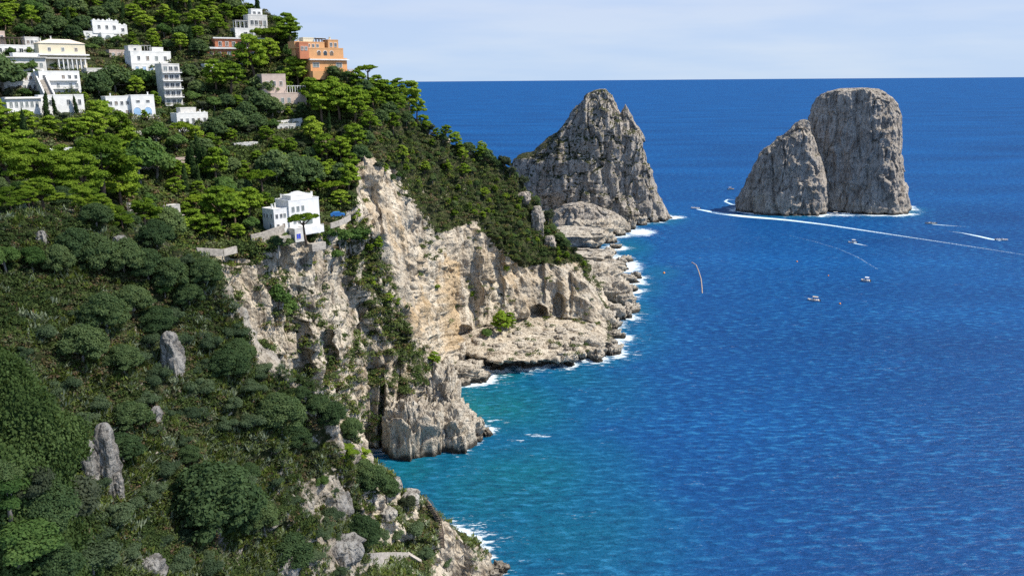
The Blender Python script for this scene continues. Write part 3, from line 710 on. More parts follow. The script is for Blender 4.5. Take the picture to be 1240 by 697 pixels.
def boulder(name, label, cat, u, v, wpx, hpx, dpx=None, d=None, mat=M_ROCK, seed=0, group=None, kind=None, flat=.0, rot=0.0, bury=.35, amp=.30, res=56, z=None, world=False):
    """irregular rock: base centre at pixel u, v on the sea (or at range d), wpx wide, hpx high above the base"""
    if d is None: c = W(u, v)
    else: c = P(u, v, d)
    s = float(proj(c)[2]) / F
    w, h, dp = wpx * s / 2, hpx * s, (dpx or wpx) * s / 2
    if d is None: h *= 1.15
    th = np.linspace(0, 2 * math.pi, res * 2, endpoint=False); ph = np.linspace(-.5 * math.pi + .02, .5 * math.pi - .02, res)
    T, Ph = np.meshgrid(th, ph)
    n = np.stack([np.cos(Ph) * np.cos(T), np.cos(Ph) * np.sin(T), np.sin(Ph)], -1)
    sgn = np.sign(n) * np.abs(n) ** .62
    r = 1 + amp * (ridged(n * 1.6 + seed * 3.1, 4, seed) * .8 + fbm(n * 1.1 + seed, 2, seed + 2)) + amp * .5 * ridged(n * 5.5 + seed, 4, seed + 4) + amp * .5 * vnoise(n * [1.2, 1.2, 7] + seed, seed + 6)
    r = r + amp * .55 * facets(n * 2.2 + seed * 1.7, seed + 12) + amp * .25 * facets(n * 5.0 + seed * 1.7, seed + 14)
    V = sgn * r[..., None]
    if flat: V[..., 2] = np.where(V[..., 2] > 0, np.minimum(V[..., 2], .62 + .22 * fbm(n * 2.5 + seed, 3, seed + 8)), V[..., 2])
    V = V * [w, dp, h * (1 - bury * .3)]
    if world:
        V = sgn * [w, dp, h * (1 - bury * .3)]; m_ = min(w, dp); Qw = V / m_ + seed * 2.3
        V = V + n * [1, 1, .35] * ((ridged(Qw * [.9, .9, .45], 4, seed) * .34 + facets(Qw * [1.3, 1.3, .7], seed + 1) * .30 + facets(Qw * [3, 3, 1.8], seed + 3) * .12 + fbm(Qw * .7, 2, seed + 6) * .3) * m_)[..., None]
    if rot:
        cr, sr = math.cos(rot), math.sin(rot)
        V = np.stack([V[..., 0] * cr - V[..., 1] * sr, V[..., 0] * sr + V[..., 1] * cr, V[..., 2]], -1)
    VV = np.concatenate([V.reshape(-1, 3), V[0].mean(0)[None], V[-1].mean(0)[None]])
    nt_, k = res * 2, (res - 1) * res * 2
    caps = np.array([[i, len(VV) - 2, (i + 1) % nt_] for i in range(nt_)] + [[k + i, k + (i + 1) % nt_, len(VV) - 1] for i in range(nt_)])
    q_ = VV + c; SHORE.append(q_[np.abs(q_[:, 2]) < .7])
    me = mk(name, VV, [gridfaces(res, nt_, True), caps], [mat], True, {'veg': np.zeros(len(VV)), 'warm': np.full(len(VV), .15)})
    return tag(link(name, me, loc=tuple(c)), label, cat, group, kind)

# ---- shore rocks
SR = [ # u, v, w, h, depth px, seed, label, flat
 (690,296,84,24,60,1,'long pale ledge of rock sloping down between the headland and the tall stack',1),
 (664,272,56,20,60,2,'pale rounded rock shelf at the foot of the twin-peaked stack',1),
 (716,284,44,17,30,3,'brown broken rock in the surf just in front of the twin-peaked stack',0),
 (743,281,36,13,16,4,'low dark rock farthest out in the surf below the twin-peaked stack',0),
 (700,318,66,19,50,5,'layered flat ledge in the surf north of the headland tip',1),
 (728,327,54,14,30,6,'thin dark ledge washed by the widest patch of foam',1),
 (757,341,26,8,14,7,'small dark rock outermost beside the widest patch of foam',0),
 (716,344,60,20,40,8,'brown rounded rocks just behind the headland tip',0),
 (733,364,52,24,34,9,'big brown boulder beside the headland tip above the dark ones',0),
 (757,369,22,13,14,10,'dark pointed boulder standing outermost off the headland tip',0),
 (742,384,32,14,18,11,'dark wave-cut boulder low at the headland tip',0),
 (724,396,36,18,24,12,'pale boulder on the outer end of the rock platform',0),
 (738,418,17,7,9,13,'small dark rock alone in the foam off the rock platform',0),
 (708,428,46,17,24,14,'rough boulder on the foamy front corner of the rock platform',0),
 (668,436,48,18,24,15,'rough boulder at the middle front of the rock platform',1),
 (614,437,66,24,34,16,'dark undercut boulder at the left front of the rock platform',1),
 (588,428,40,18,28,17,'dark hollow rock left of the rock platform above the cove',0),
 (546,438,40,20,34,18,'pale rounded boulder at the back of the small cove',0),
 (556,452,50,19,30,19,'pale flat boulder in the middle of the small cove shore',1),
 (570,460,34,12,18,20,'brown boulder at the waterline of the small cove',0),
 (530,462,34,24,30,21,'pale boulder against the cliff foot in the small cove',0),
 (492,546,44,60,36,22,'tall dark buttress rock at the foot of the near cliff',0),
 (518,543,46,52,40,23,'pale ribbed rock at the foot of the near cliff',0),
 (545,537,50,38,40,24,'pale ribbed rock second from the end of the near point',0),
 (568,527,36,22,30,25,'low dark rock at the very end of the near point',0),
 (551,512,30,26,26,26,'knobbly pale rock on top of the near point',0),
 (534,508,40,54,40,27,'steep pale rock rising behind the near point',0),
 (576,518,20,10,12,28,'little dark knob off the end of the near point',0),
]
for (u, v, w, h, dp, sd_, lab, fl) in SR:
    boulder('shore_rock', lab, 'rock', u, v, w, h, dpx=dp, seed=sd_, flat=fl, group='rocks along the shore', rot=(sd_ * .37) % .8 - .4, amp=.24)
sr = random.Random(8); SM = []
for k, (u, v) in enumerate([(590,440),(606,444),(640,443),(655,442),(690,440),(722,436),(744,428),(748,408),(745,396),(758,384),(764,377),(766,352),(742,350),(760,338),(768,336),(750,322),(757,316),(738,308),(748,300),(735,293),(752,285),(728,288),(762,277),(776,272),(560,466),(538,468),(586,456),(578,533),(590,526),(553,543),(600,700),(604,690)]):
    o = boulder('small_rock', 'x', 'rock', u + sr.uniform(-3, 3), v, sr.uniform(8, 20), sr.uniform(3.5, 8), dpx=sr.uniform(6, 14), seed=200 + k, res=26, amp=.42, rot=sr.uniform(0, 3))
    SM.append((u, o))
SM.sort(key=lambda q: q[0])
for i, (u, o) in enumerate(SM): o['label'] = f'{ORD[i]} of the small jagged rocks scattered in the surf'; o['group'] = 'small rocks in the surf'
for i, (u, v, w, h_, lab) in enumerate([(650, 276, 13, 30, 'bare grey rock tower breaking through the scrub on the headland crest'), (634, 240, 12, 9, 'small bare rock above the tower on the headland crest'), (666, 296, 11, 12, 'jagged rock tooth below the tower on the headland crest')]):
    hh = hit(u, v)
    if hh is not None: boulder('crest_rock', lab, 'rock', u, v, w, h_, dpx=w, d=math.hypot(hh[0][0], hh[0][1]) + 1, mat=M_STACK, seed=90 + i, world=True, group='rocks on the headland crest')
rg = random.Random(5)
LB = []
for k in range(46):      # loose blocks lying on the platform
    u = rg.uniform(575, 728); v = rg.uniform(393, 429)
    h_ = hit(u, v)
    if h_ is None: continue
    p = h_[0]; s = math.hypot(p[0], p[1])
    if p[2] < 2: continue
    o = boulder('loose_block', ['squarish pale block lying loose on the rock platform', 'rounded tan block lying loose on the rock platform', 'flat pale slab lying loose on the rock platform'][k % 3],
                'rock', u, v + 1, rg.uniform(4, 13), rg.uniform(2, 5), dpx=rg.uniform(5, 12), d=s, seed=40 + k, group='loose blocks on the rock platform: ' + ['squarish', 'rounded', 'flat'][k % 3], res=16, amp=.3); LB.append((k % 3, u, o))
for t in range(3):
    L_ = sorted([q for q in LB if q[0] == t], key=lambda q: q[1]); w = ['squarish pale blocks', 'rounded tan blocks', 'flat pale slabs'][t]
    for i, q in enumerate(L_):
        q[2]['label'] = f'{ORD[i]} of the {w} lying on the rock platform'; q[2]['group'] = 'loose blocks on the rock platform'

# ---- surf and shallows follow the waterline of everything that stands in the sea
from mathutils.kdtree import KDTree
_sh = np.concatenate(SHORE); _sh = _sh[::2]
kd = KDTree(len(_sh))
for _i, _p in enumerate(_sh.tolist()): kd.insert((_p[0], _p[1], 0.0), _i)
kd.balance()
_S = S.reshape(-1, 3); _su, _sv, _ = proj(_S); _sel = np.where((_su > 380) & (_su < 1180) & (_sv > 235) & (_sv < 740) & (_S[:, 1] > 0))[0]
_d = np.full(len(_S), 99.0)
for _i in _sel.tolist():
    _f = kd.find(_S[_i].tolist()); _d[_i] = _f[2]
_d = _d.reshape(DD.shape)
_ex = np.clip(.68 + fbm(S / [22, 22, 1], 3, 90) * 1.3, .1, 1.0)
_far = np.clip(np.hypot(S[..., 0], S[..., 1]) / 350, .8, 2)
foam = np.maximum(foam * .92, np.exp(-_d / (3.2 * _far)) * _ex * 1.0)
foam = np.maximum(foam, .5 * np.exp(-_d / 9.0) * _ex)
shal = np.clip(np.maximum(shal, .55 * np.exp(-_d / 11.0)) + 0, 0, 1.1)
sea.data.attributes['foam'].data.foreach_set('value', foam.ravel().astype(np.float32))
sea.data.attributes['shallow'].data.foreach_set('value', shal.ravel().astype(np.float32))

# ---- grey pinnacles and outcrops on the shaded spur: (u, v base, w, h, label)
for i, (u, v, w, h, lab) in enumerate([
    (112, 588, 15, 72, 'slender pale grey pinnacle of rock, left one of the close pair on the shaded slope'),
    (134, 586, 19, 96, 'tallest pale grey pinnacle on the shaded slope, right one of the close pair'),
    (146, 602, 10, 40, 'short grey stub of rock at the right foot of the close pair of pinnacles'),
    (209, 448, 20, 60, 'narrow grey outcrop standing high in the middle of the shaded slope'),
    (218, 446, 11, 38, 'small grey stub beside the narrow outcrop in the middle of the shaded slope'),
    (191, 512, 11, 26, 'little rounded grey rock between dark bushes on the shaded slope'),
    (180, 690, 30, 22, 'squat pale boulder among spiky plants at the bottom of the slope'),
    (408, 616, 26, 24, 'grey outcrop with vertical ribs above the stone terrace'),
    (470, 622, 18, 10, 'white rock ledge under the dark bush near the stairway'),
    (415, 668, 34, 18, 'blocky cracked grey outcrop left of the stone wall'),
    (345, 692, 26, 22, 'rough brownish outcrop at the lower edge of the slope'),
    (478, 588, 14, 12, 'small white rock on the ridge above the turquoise water'),
    (496, 602, 20, 9, 'cluster of white rock at the top of the stairway'),
    (52, 292, 10, 16, 'small pale rock among bushes at the upper left slope'),
    (146, 300, 14, 18, 'pale rock below the grey garden wall'),
    ]):
    h_ = hit(u, v)
    if h_ is None: continue
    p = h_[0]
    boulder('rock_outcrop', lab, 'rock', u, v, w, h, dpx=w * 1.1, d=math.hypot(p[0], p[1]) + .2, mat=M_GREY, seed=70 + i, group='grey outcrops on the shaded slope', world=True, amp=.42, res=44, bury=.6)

# ================================================================ HOUSES
LAND = []        # landmarks for labels and keep-clear rectangles: (u0, u1, v0, v1, d, name)
WR = random.Random(4)
class House:
    """px units at the house's own distance: x to the right, y away, z up, measured from the seen base point"""
    def __init__(s, name, label, cat, u, v, yaw=20, d=None, group=None):
        h_ = hit(u, v)
        s.p = h_[0] if d is None else P(u, v, d)
        s.d = math.hypot(s.p[0], s.p[1]); s.s = float(proj(s.p)[2]) / F
        s.root = tag(empty(name, tuple(s.p), -math.atan2(s.p[0], s.p[1]) + R(yaw)), label, cat, group)
        s.u, s.v = u, v
    def q(s, *a): return [x * s.s for x in a]
    def wall(s, x0, x1, y0, y1, z0, z1, mat=M_WHITE, name='wall', roof=None, para=1.2, cren=0, top=True):
        w = MB().box(*s.q(x0, x1, y0, y1, z0, z1)).build(name, mat, s.root)
        if top:
            r = MB().box(*s.q(x0 + .8, x1 - .8, y0 + .8, y1 - .8, z1 - .5, z1 + .12)).build('roof', roof or M_ROOF, s.root)
            if para:
                m = MB(); t = .7
                m.box(*s.q(x0 - .15, x1 + .15, y0 - .15, y0 + t, z1 - .05, z1 + para)); m.box(*s.q(x0 - .15, x1 + .15, y1 - t, y1 + .15, z1 - .05, z1 + para))
                m.box(*s.q(x0 - .15, x0 + t, y0 + t, y1 - t, z1 - .05, z1 + para)); m.box(*s.q(x1 - t, x1 + .15, y0 + t, y1 - t, z1 - .05, z1 + para))
                if cren:
                    for k in range(cren):
                        cx = x0 + (x1 - x0) * (k + .5) / cren
                        m.prism([(a * s.s, b_ * s.s) for a, b_ in ((cx - 1.5, z1 + para), (cx + 1.5, z1 + para), (cx + .9, z1 + para + 1.3), (cx - .9, z1 + para + 1.3))], (y0 - .1) * s.s, (y0 + t) * s.s)
                m.build('parapet', mat, s.root)
        return w
    def hip(s, x0, x1, y0, y1, z, h, mat=M_CREAMROOF):
        MB().frustum(*s.q(x0 - 1, x1 + 1, y0 - 1, y1 + 1, z, z + h, (x1 - x0) * .3, (y1 - y0) * .4)).build('roof', mat, s.root)
    def win(s, x, z, w, h, y=0.0, arch=False, pane=M_GLASS, frame=M_WHITE, name='window', side=None, xs=0.0):
        """x, z centre; side='r'/'l' puts it on the wall at x = xs and x then runs along y"""
        if pane is M_GLASS and name == 'window': pane = WR.choice([M_GLASS, M_GLASS, M_GLASS, M_SHUT, M_WOOD])
        def bx(m, a0, a1, b0, b1, c0, c1):
            if side == 'r': m.box(*s.q(xs - b1 + y, xs - b0 + y, a0, a1, c0, c1))
            elif side == 'l': m.box(*s.q(xs + b0, xs + b1, a0, a1, c0, c1))
            else: m.box(*s.q(a0, a1, y + b0, y + b1, c0, c1))
        if side: y = 0
        m = MB()
        if arch and not side:
            pts = [(x - w/2, z - h/2), (x + w/2, z - h/2)] + [(x + w/2 * math.cos(t), z + h/2 - w/2 + w/2 * math.sin(t)) for t in np.linspace(0, math.pi, 9)]
            m.prism([(a * s.s, b_ * s.s) for a, b_ in pts], (y - .12) * s.s, (y + .5) * s.s)
            wo = m.build(name, pane, s.root)
            f = MB()
            for t in np.linspace(0, math.pi, 9)[:-1]:
                t2 = t + math.pi / 8
                a = [(x + r_ * math.cos(q_), z + h/2 - w/2 + r_ * math.sin(q_)) for r_, q_ in ((w/2 - .05, t), (w/2 + .4, t), (w/2 + .4, t2), (w/2 - .05, t2))]
                f.prism([(p_ * s.s, q2 * s.s) for p_, q2 in a], (y - .3) * s.s, (y + .1) * s.s)
            f.build('frame', frame, wo)
            return wo
        bx(m, x - w/2, x + w/2, -.12, .5, z - h/2, z + h/2)
        wo = m.build(name, pane, s.root)
        f = MB()
        bx(f, x - w/2 - .35, x - w/2, -.3, .1, z - h/2 - .3, z + h/2 + .35); bx(f, x + w/2, x + w/2 + .35, -.3, .1, z - h/2 - .3, z + h/2 + .35)
        bx(f, x - w/2, x + w/2, -.3, .1, z + h/2, z + h/2 + .35); bx(f, x - w/2, x + w/2, -.45, .1, z - h/2 - .3, z - h/2)
        if w > 1.6: bx(f, x - .12, x + .12, -.25, .1, z - h/2, z + h/2)
        f.build('frame', frame, wo)
        return wo
    def wins(s, x0, x1, z, w, h, n, y=0.0, **k):
        for i in range(n):
          if n < 4 or WR.random() > .12: s.win(x0 + (x1 - x0) * (i + .5) / n, z, w, h, y, **k)
    def terrace(s, x0, x1, y0, y1, z, mat=M_WHITE, rail=True, down=8, posts=0):
        MB().box(*s.q(x0, x1, y0, y1, z - down, z)).build('terrace', mat, s.root)
        if rail:
            m = MB(); n = max(3, int((x1 - x0) / 1.6))
            m.box(*s.q(x0, x1, y0 + .1, y0 + .4, z + 1.9, z + 2.2))
            for i in range(n + 1):
                xx = x0 + (x1 - x0) * i / n; m.box(*s.q(xx - .15, xx + .15, y0 + .12, y0 + .38, z, z + 1.95))
            m.build('railing', mat, s.root)
    def pergola(s, x0, x1, y0, y1, z, h, mat=M_WHITE, n=5, top=None):
        m = MB()
        for i in range(n):
            xx = x0 + (x1 - x0) * i / (n - 1)
            for yy in (y0, y1): m.box(*s.q(xx - .3, xx + .3, yy - .3, yy + .3, z, z + h))
            m.box(*s.q(xx - .25, xx + .25, y0 - .8, y1 + .8, z + h, z + h + .5))
        m.box(*s.q(x0 - .8, x1 + .8, y0 - .25, y0 + .25, z + h - .02 - .45, z + h - .02)); m.box(*s.q(x0 - .8, x1 + .8, y1 - .25, y1 + .25, z + h - .47, z + h - .02))
        m.build('pergola', mat, s.root)
        if top: MB().box(*s.q(x0 - 1, x1 + 1, y0 - 1, y1 + 1, z + h + .55, z + h + .9)).build('awning', top, s.root)
    def chimney(s, x, y, z, h, w=1.2, mat=M_WHITE):
        m = MB().box(*s.q(x - w/2, x + w/2, y - w/2, y + w/2, z, z + h)); m.box(*s.q(x - w/2 - .3, x + w/2 + .3, y - w/2 - .3, y + w/2 + .3, z + h, z + h + .4))
        m.build('chimney', mat, s.root)
    def clear(s, u0, u1, v0, v1, name=None, depth=10):
        LAND.append((u0, u1, v0, v1, s.d + depth * s.s, name))

# white crenellated villa, top left
h = House('villa', 'white villa with a notched parapet standing highest among dark trees', 'villa', 133, 50, 22)
h.wall(-27, 22, 6, 22, -10, 10); h.wall(-16, 15, 5.2, 20, 9, 23, cren=6); h.wall(15, 26, 8, 20, 9, 19, cren=2); h.wall(-9, 6, 0, 6, -10, 9, para=.8)
h.wins(-13, 14, 16.5, 3, 4, 3, 5.2); h.win(-1.5, 3, 6.5, 8, 0, arch=True); h.wins(-26, -11, 4, 3, 3.6, 2, 6); h.win(15, 4, 3, 4, 6); h.win(20.5, 14, 3.4, 4, 8)
h.terrace(-20, 14, -6, 0, -6, down=6); h.chimney(8, 14, 23, 4)
h.clear(106, 160, 20, 50, 'highest white villa')
# cream villa
h = House('villa', 'cream-yellow villa with a shallow hipped roof and a columned ground floor', 'villa', 82, 88, 18)
h.wall(-27, 25, 4, 22, -10, 20, M_CREAM, top=False); h.wall(-10, 22, 1.2, 4, -10, 16, M_CREAM, top=False)
MB().box(*h.q(-29, 27, -2, 24, 20, 21.6)).build('cornice', M_WHITE, h.root)
MB().box(*h.q(-29, 27, -3, 4, 16.0, 17.4)).build('balcony', M_OFFW, h.root)
MB().box(*h.q(-27, 25, 4.6, 21, 21.6, 34)).build('wall', M_CREAM, h.root)
h.hip(-27, 25, 4.6, 21, 34, 5); h.wins(-23, 22, 27, 3, 4, 3, 4.6, frame=M_WHITE)
m = MB()
for k in range(7): m.box(*h.q(-9 + k * 5 - .6, -9 + k * 5 + .6, -2.4, -1.2, -2, 16))
m.build('column', M_WHITE, h.root)
h.wins(-8, 21, 8, 3.2, 9, 5, 1.2, pane=M_SHUT); h.wins(-26, -12, 8, 3, 4, 2, 4); h.chimney(-10, 12, 37, 5); h.terrace(-28, 28, -8, 1, -2, M_OFFW, True, 10)
h.clear(54, 110, 48, 88, 'cream villa')
# white terraced house with pergolas
h = House('house', 'white terraced house with dark roof pergolas behind the cream villa', 'house', 28, 66, 20)
h.wall(-30, 30, 5, 22, -10, 10, M_WHITE); h.wins(-27, 28, 4.5, 4, 5, 7, 5, pane=M_GLASS); h.pergola(-26, 4, 6, 16, 11, 8, M_WOOD, 7, M_WOOD); h.wall(8, 24, 10, 22, 10, 20, M_OFFW); h.wins(9, 23, 15, 3, 4, 3, 10)
h.wall(-30, -12, 14, 26, 10, 26, M_PINK); h.wins(-29, -13, 20, 3, 4, 3, 14); h.terrace(-30, 30, -2, 5, 0, M_WHITE); h.chimney(27, 14, 11, 9)
h.clear(-5, 60, 38, 64, 'white pergola house')
# grey white house with trees before it
h = House('house', 'greyish white house with a long flat roof below the pergolas', 'house', 32, 92, 20)
h.wall(-24, 26, 4, 22, -10, 21, M_OFFW); h.wins(-22, 24, 13, 3.2, 5, 6, 4, pane=M_SHUT); h.wins(-22, 24, 4, 3.2, 5, 6, 4); h.terrace(-24, 30, -4, 4, -3, M_OFFW); h.wall(-8, 22, 10, 20, 21, 26, M_WHITE)
MB().box(*h.q(-25, 27, 1, 4.4, 21.6, 22.6)).build('eave', M_ROOF, h.root)
h.clear(6, 58, 64, 90, 'grey-white house')
# row houses either side of a stair
h = House('house', 'white two-storey row house left of the long diagonal stair', 'house', 32, 112, 20)
h.wall(-22, 16, 4, 20, -8, 12, M_WHITE); h.wall(-16, 14, 8, 20, 12, 22, M_WHITE); h.wins(-20, 15, 6, 3.2, 5, 6, 4); h.wins(-14, 13, 17, 3, 4.4, 5, 8)
h.terrace(-22, 16, 0, 4, 0, M_WHITE); h.chimney(-12, 12, 22, 3)
h.clear(10, 50, 88, 112, 'left row house')
h = House('house', 'white two-storey row house with small balconies right of the diagonal stair', 'house', 77, 116, 20)
h.wall(-23, 23, 4, 20, -8, 28, M_WHITE); h.wins(-21, 22, 22, 3, 4.4, 6, 4); h.wins(-21, 22, 12, 3, 5, 6, 4, pane=M_SHUT)
h.wins(-21, 22, 3.5, 3, 4.6, 6, 4)
for z in (8.6, 18.2): MB().box(*h.q(-12, 20, .8, 4, z - .5, z)).build('balcony', M_WHITE, h.root)
m = MB()
for k in range(20): m.box(*h.q(-12 + k * 1.65, -11.8 + k * 1.65, .9, 1.1, 8.6, 10.6))
m.box(*h.q(-12, 20, .85, 1.15, 10.5, 10.8)).build('railing', M_METAL, h.root)
h.clear(54, 100, 86, 116, 'right row house')
# the diagonal stair
a, b_ = P(47, 90, h.d + 4), P(61, 120, h.d - 12)
e = empty('garden_stair', tuple(b_)); tag(e, 'long straight stair with pale side walls running down between the row houses', 'stair')
dv = a - b_; n_ = 26; hx = math.hypot(dv[0], dv[1]); e.rotation_euler = (0, 0, math.atan2(dv[1], dv[0]))
m = MB()
for k in range(n_): m.box(hx * k / n_, hx * (k + 1) / n_, -1.0, 1.0, -4 + dv[2] * k / n_, dv[2] * (k + 1) / n_ + .35)
m.build('step', M_STONEW, e)
for sgn in (-1, 1):
    m = MB().prism([(0, -3), (hx, dv[2] - 3), (hx, dv[2] + 1.6), (0, 1.6)], sgn * 1.35 - .22, sgn * 1.35 + .22)
    m.build('side_wall', M_WHITE, e)
# long low white house
h = House('house', 'long white house with tall narrow windows behind two small cypresses', 'house', 60, 143, 20)
h.wall(-44, -6, 2, 18, -10, 24, M_WHITE); h.wall(-6, 46, 8, 20, -10, 26, M_WHITE); h.wins(-42, -8, 17, 3, 6, 6, 2, pane=M_SHUT); h.wins(-42, -8, 6, 3, 5, 5, 2); h.wins(-3, 44, 18, 3.2, 6, 7, 8)
h.terrace(-30, 40, -5, 2, 0, M_WHITE); MB().box(*h.q(-46, -4, -.2, 2.2, 23.2, 24.2)).build('eave', M_OFFW, h.root)
h.clear(15, 106, 116, 138, 'long white house')
# blue-shaded white house and tower
h = House('house', 'white house with a pale blue shaded end and an upper terrace', 'house', 188, 88, 26)
h.wall(-26, 24, 4, 22, -12, 10, M_WHITE); h.wall(-24, 26, 8, 24, 10, 24, M_WHITE); h.wins(-20, 24, 17, 3.2, 4.6, 4, 8); h.wins(-24, 20, 4, 3.4, 6, 5, 4, pane=M_PALEBLUE); h.terrace(-26, 22, 0, 4, -2, M_WHITE)
h.wall(-24, -8, 12, 22, 24, 30, M_OFFW); h.wall(6, 20, 14, 22, 24, 29, M_WHITE); h.win(-24 + 8, 27, 3, 3, 12); h.pergola(-18, 4, 14, 22, 25, 7, M_METAL, 4)
h.clear(160, 216, 60, 86, 'blue-shaded white house')
h = House('apartment_house', 'narrow five-storey white apartment house with stacked dark balconies', 'apartment house', 212, 130, 26)
h.wall(-10, 12, 3, 20, -10, 50, M_OFFW)
for k in range(5):
    z = 3 + k * 9.6
    MB().box(*h.q(-11, 13, -.6, 3, z - 1.2, z - .2)).build('balcony', M_WHITE, h.root)
    h.wins(-9, 11, z + 3.8, 4.4, 5, 3, 3)
    m = MB()
    for j in range(15): m.box(*h.q(-11 + j * 1.68, -10.75 + j * 1.68, -.5, -.3, z - .2, z + 2))
    m.box(*h.q(-11, 13, -.55, -.25, z + 1.9, z + 2.2)); m.build('railing', M_METAL, h.root)
h.clear(200, 226, 78, 130, 'apartment house')
# white house with the two blue arches
h = House('house', 'white house with two pale blue arched openings on a terrace', 'house', 162, 142, 22)
h.wall(-28, 2, 6, 20, -8, 24, M_WHITE); h.wall(0, 28, 2, 18, -8, 25, M_WHITE); h.win(6, 7, 9, 9, 2, arch=True, pane=M_PALEBLUE); h.win(19, 7, 9, 9, 2, arch=True, pane=M_PALEBLUE)
h.wins(2, 26, 18.5, 4, 2.6, 2, 2); h.wins(-26, 0, 17, 3, 4, 4, 6); h.wins(-26, 0, 6, 3, 5, 3, 6); h.terrace(-4, 30, -5, 2, -1, M_OFFW); h.chimney(24, 10, 25, 4); h.chimney(-20, 12, 24, 4)
h.clear(134, 192, 114, 140, 'blue-arched house')
# plain white house
h = House('house', 'low white house with a stepped parapet beside dark round trees', 'house', 236, 154, 28)
h.wall(-20, 20, 3, 18, -8, 16, M_WHITE, cren=5); h.wall(-12, 8, 8, 18, 16, 22, M_OFFW); h.wins(-18, 19, 8, 3, 5, 5, 3); h.terrace(-22, 22, -3, 3, -2, M_WHITE); h.chimney(14, 10, 16, 4)
h.clear(214, 258, 128, 154, 'stepped white house')
# red villa
h = House('villa', 'terracotta red villa with white cornices and a ground-floor arch', 'villa', 285, 74, 16)
h.wall(-33, 30, 4, 22, -10, 14, M_RED); h.wall(-20, 40, 8, 24, 14, 26, M_RED)
MB().box(*h.q(-35, 32, 2, 5, 14, 16)).build('cornice', M_WHITE, h.root); MB().box(*h.q(-22, 42, 6.4, 9, 26, 27.6)).build('cornice', M_WHITE, h.root)
h.wins(-31, -12, 8, 3.2, 4.4, 2, 4); h.wins(-10, 28, 8, 4.4, 5.5, 4, 4, pane=M_SHUT); h.wins(-18, 38, 20, 3.4, 5, 7, 8); h.win(6, -1, 9, 6, 3.6, arch=True)
h.terrace(-36, 10, -4, 4, -3, M_WHITE, True, 9); h.pergola(8, 34, 3, 7, 15, 7, M_WOOD, 6, M_WOOD)
h.clear(252, 330, 44, 72, 'red villa')
# white and grey house above it
h = House('house', 'white house with a grey pitched roof and awnings above the red villa', 'house', 312, 46, 22)
h.wall(-26, 14, 3, 18, -10, 10, M_WHITE); h.wall(-8, 16, 5, 20, 10, 26, M_OFFW); h.wall(-2, 12, 9, 18, 26, 33, M_WHITE); h.wins(-1, 11, 29.5, 3, 3, 2, 9); h.wins(-24, 12, 4, 4, 5, 5, 3); h.wins(-6, 15, 18, 3.6, 5, 4, 5)
h.pergola(-24, -9, 4, 12, 11, 8, M_WHITE, 4, M_AWN); h.terrace(-28, 14, -3, 3, 0, M_WHITE)
h.clear(286, 328, 14, 46, 'grey-roofed house')
# orange hotel on the skyline
h = House('villa', 'bright orange villa with stepped terraces standing alone on the skyline', 'villa', 400, 84, 30, group=None)
h.wall(-24, 26, 4, 24, -12, 12, M_ORANGE); h.wall(-36, 24, 8, 26, 12, 24, M_ORANGE); h.wall(-38, 2, 14, 30, 24, 31, M_ORANGE); h.wall(6, 20, 12, 24, 24, 34, M_ORANGE); h.wall(-24, -10, 18, 28, 31, 36, M_CREAM)
h.wall(-36, -24, 6, 16, 12, 30, M_RED); h.wins(-22, 20, 5, 8, 5, 4, 4, pane=M_GLASS); h.wins(-14, 12, 19, 4.6, 5.6, 3, 8, arch=True); h.wins(7, 19, 29, 3, 4.6, 2, 12); h.wins(-22, 1, 27.5, 3, 3.6, 4, 14); h.wins(-35, -25, 24, 3, 4, 2, 6)
MB().box(*h.q(-26, 28, 1.4, 4.2, 10.6, 12)).build('balcony', M_WHITE, h.root); h.terrace(-26, 30, -4, 4, -2, M_ORANGE, True, 10); h.pergola(-8, 4, 15, 24, 32, 4, M_WOOD, 4, M_AWN)
h.win(14, 5, 4, 5, side='r', xs=26); h.win(18, 19, 4, 5, side='r', xs=20)
h.chimney(12, 18, 34, 4, 1.6, M_CREAM); h.chimney(-30, 20, 31, 3, 1.6, M_CREAM)
h.clear(358, 432, 36, 80, 'orange villa')
# pinkish house
h = House('house', 'pinkish stone house with two terraces in the pine wood below the red villa', 'house', 346, 132, 24)
h.wall(-16, 30, 4, 20, -12, 18, M_PINK); h.wall(-22, 8, 12, 26, 18, 40, M_PINK); h.wins(-14, 28, 10, 3.4, 6, 5, 4); h.wins(-20, 6, 30, 3.4, 5, 3, 12); h.pergola(10, 30, 6, 14, 19, 8, M_WHITE, 4)
h.terrace(-28, 20, -5, 4, -2, M_STONEW); h.clear(322, 380, 90, 128, 'pinkish house')
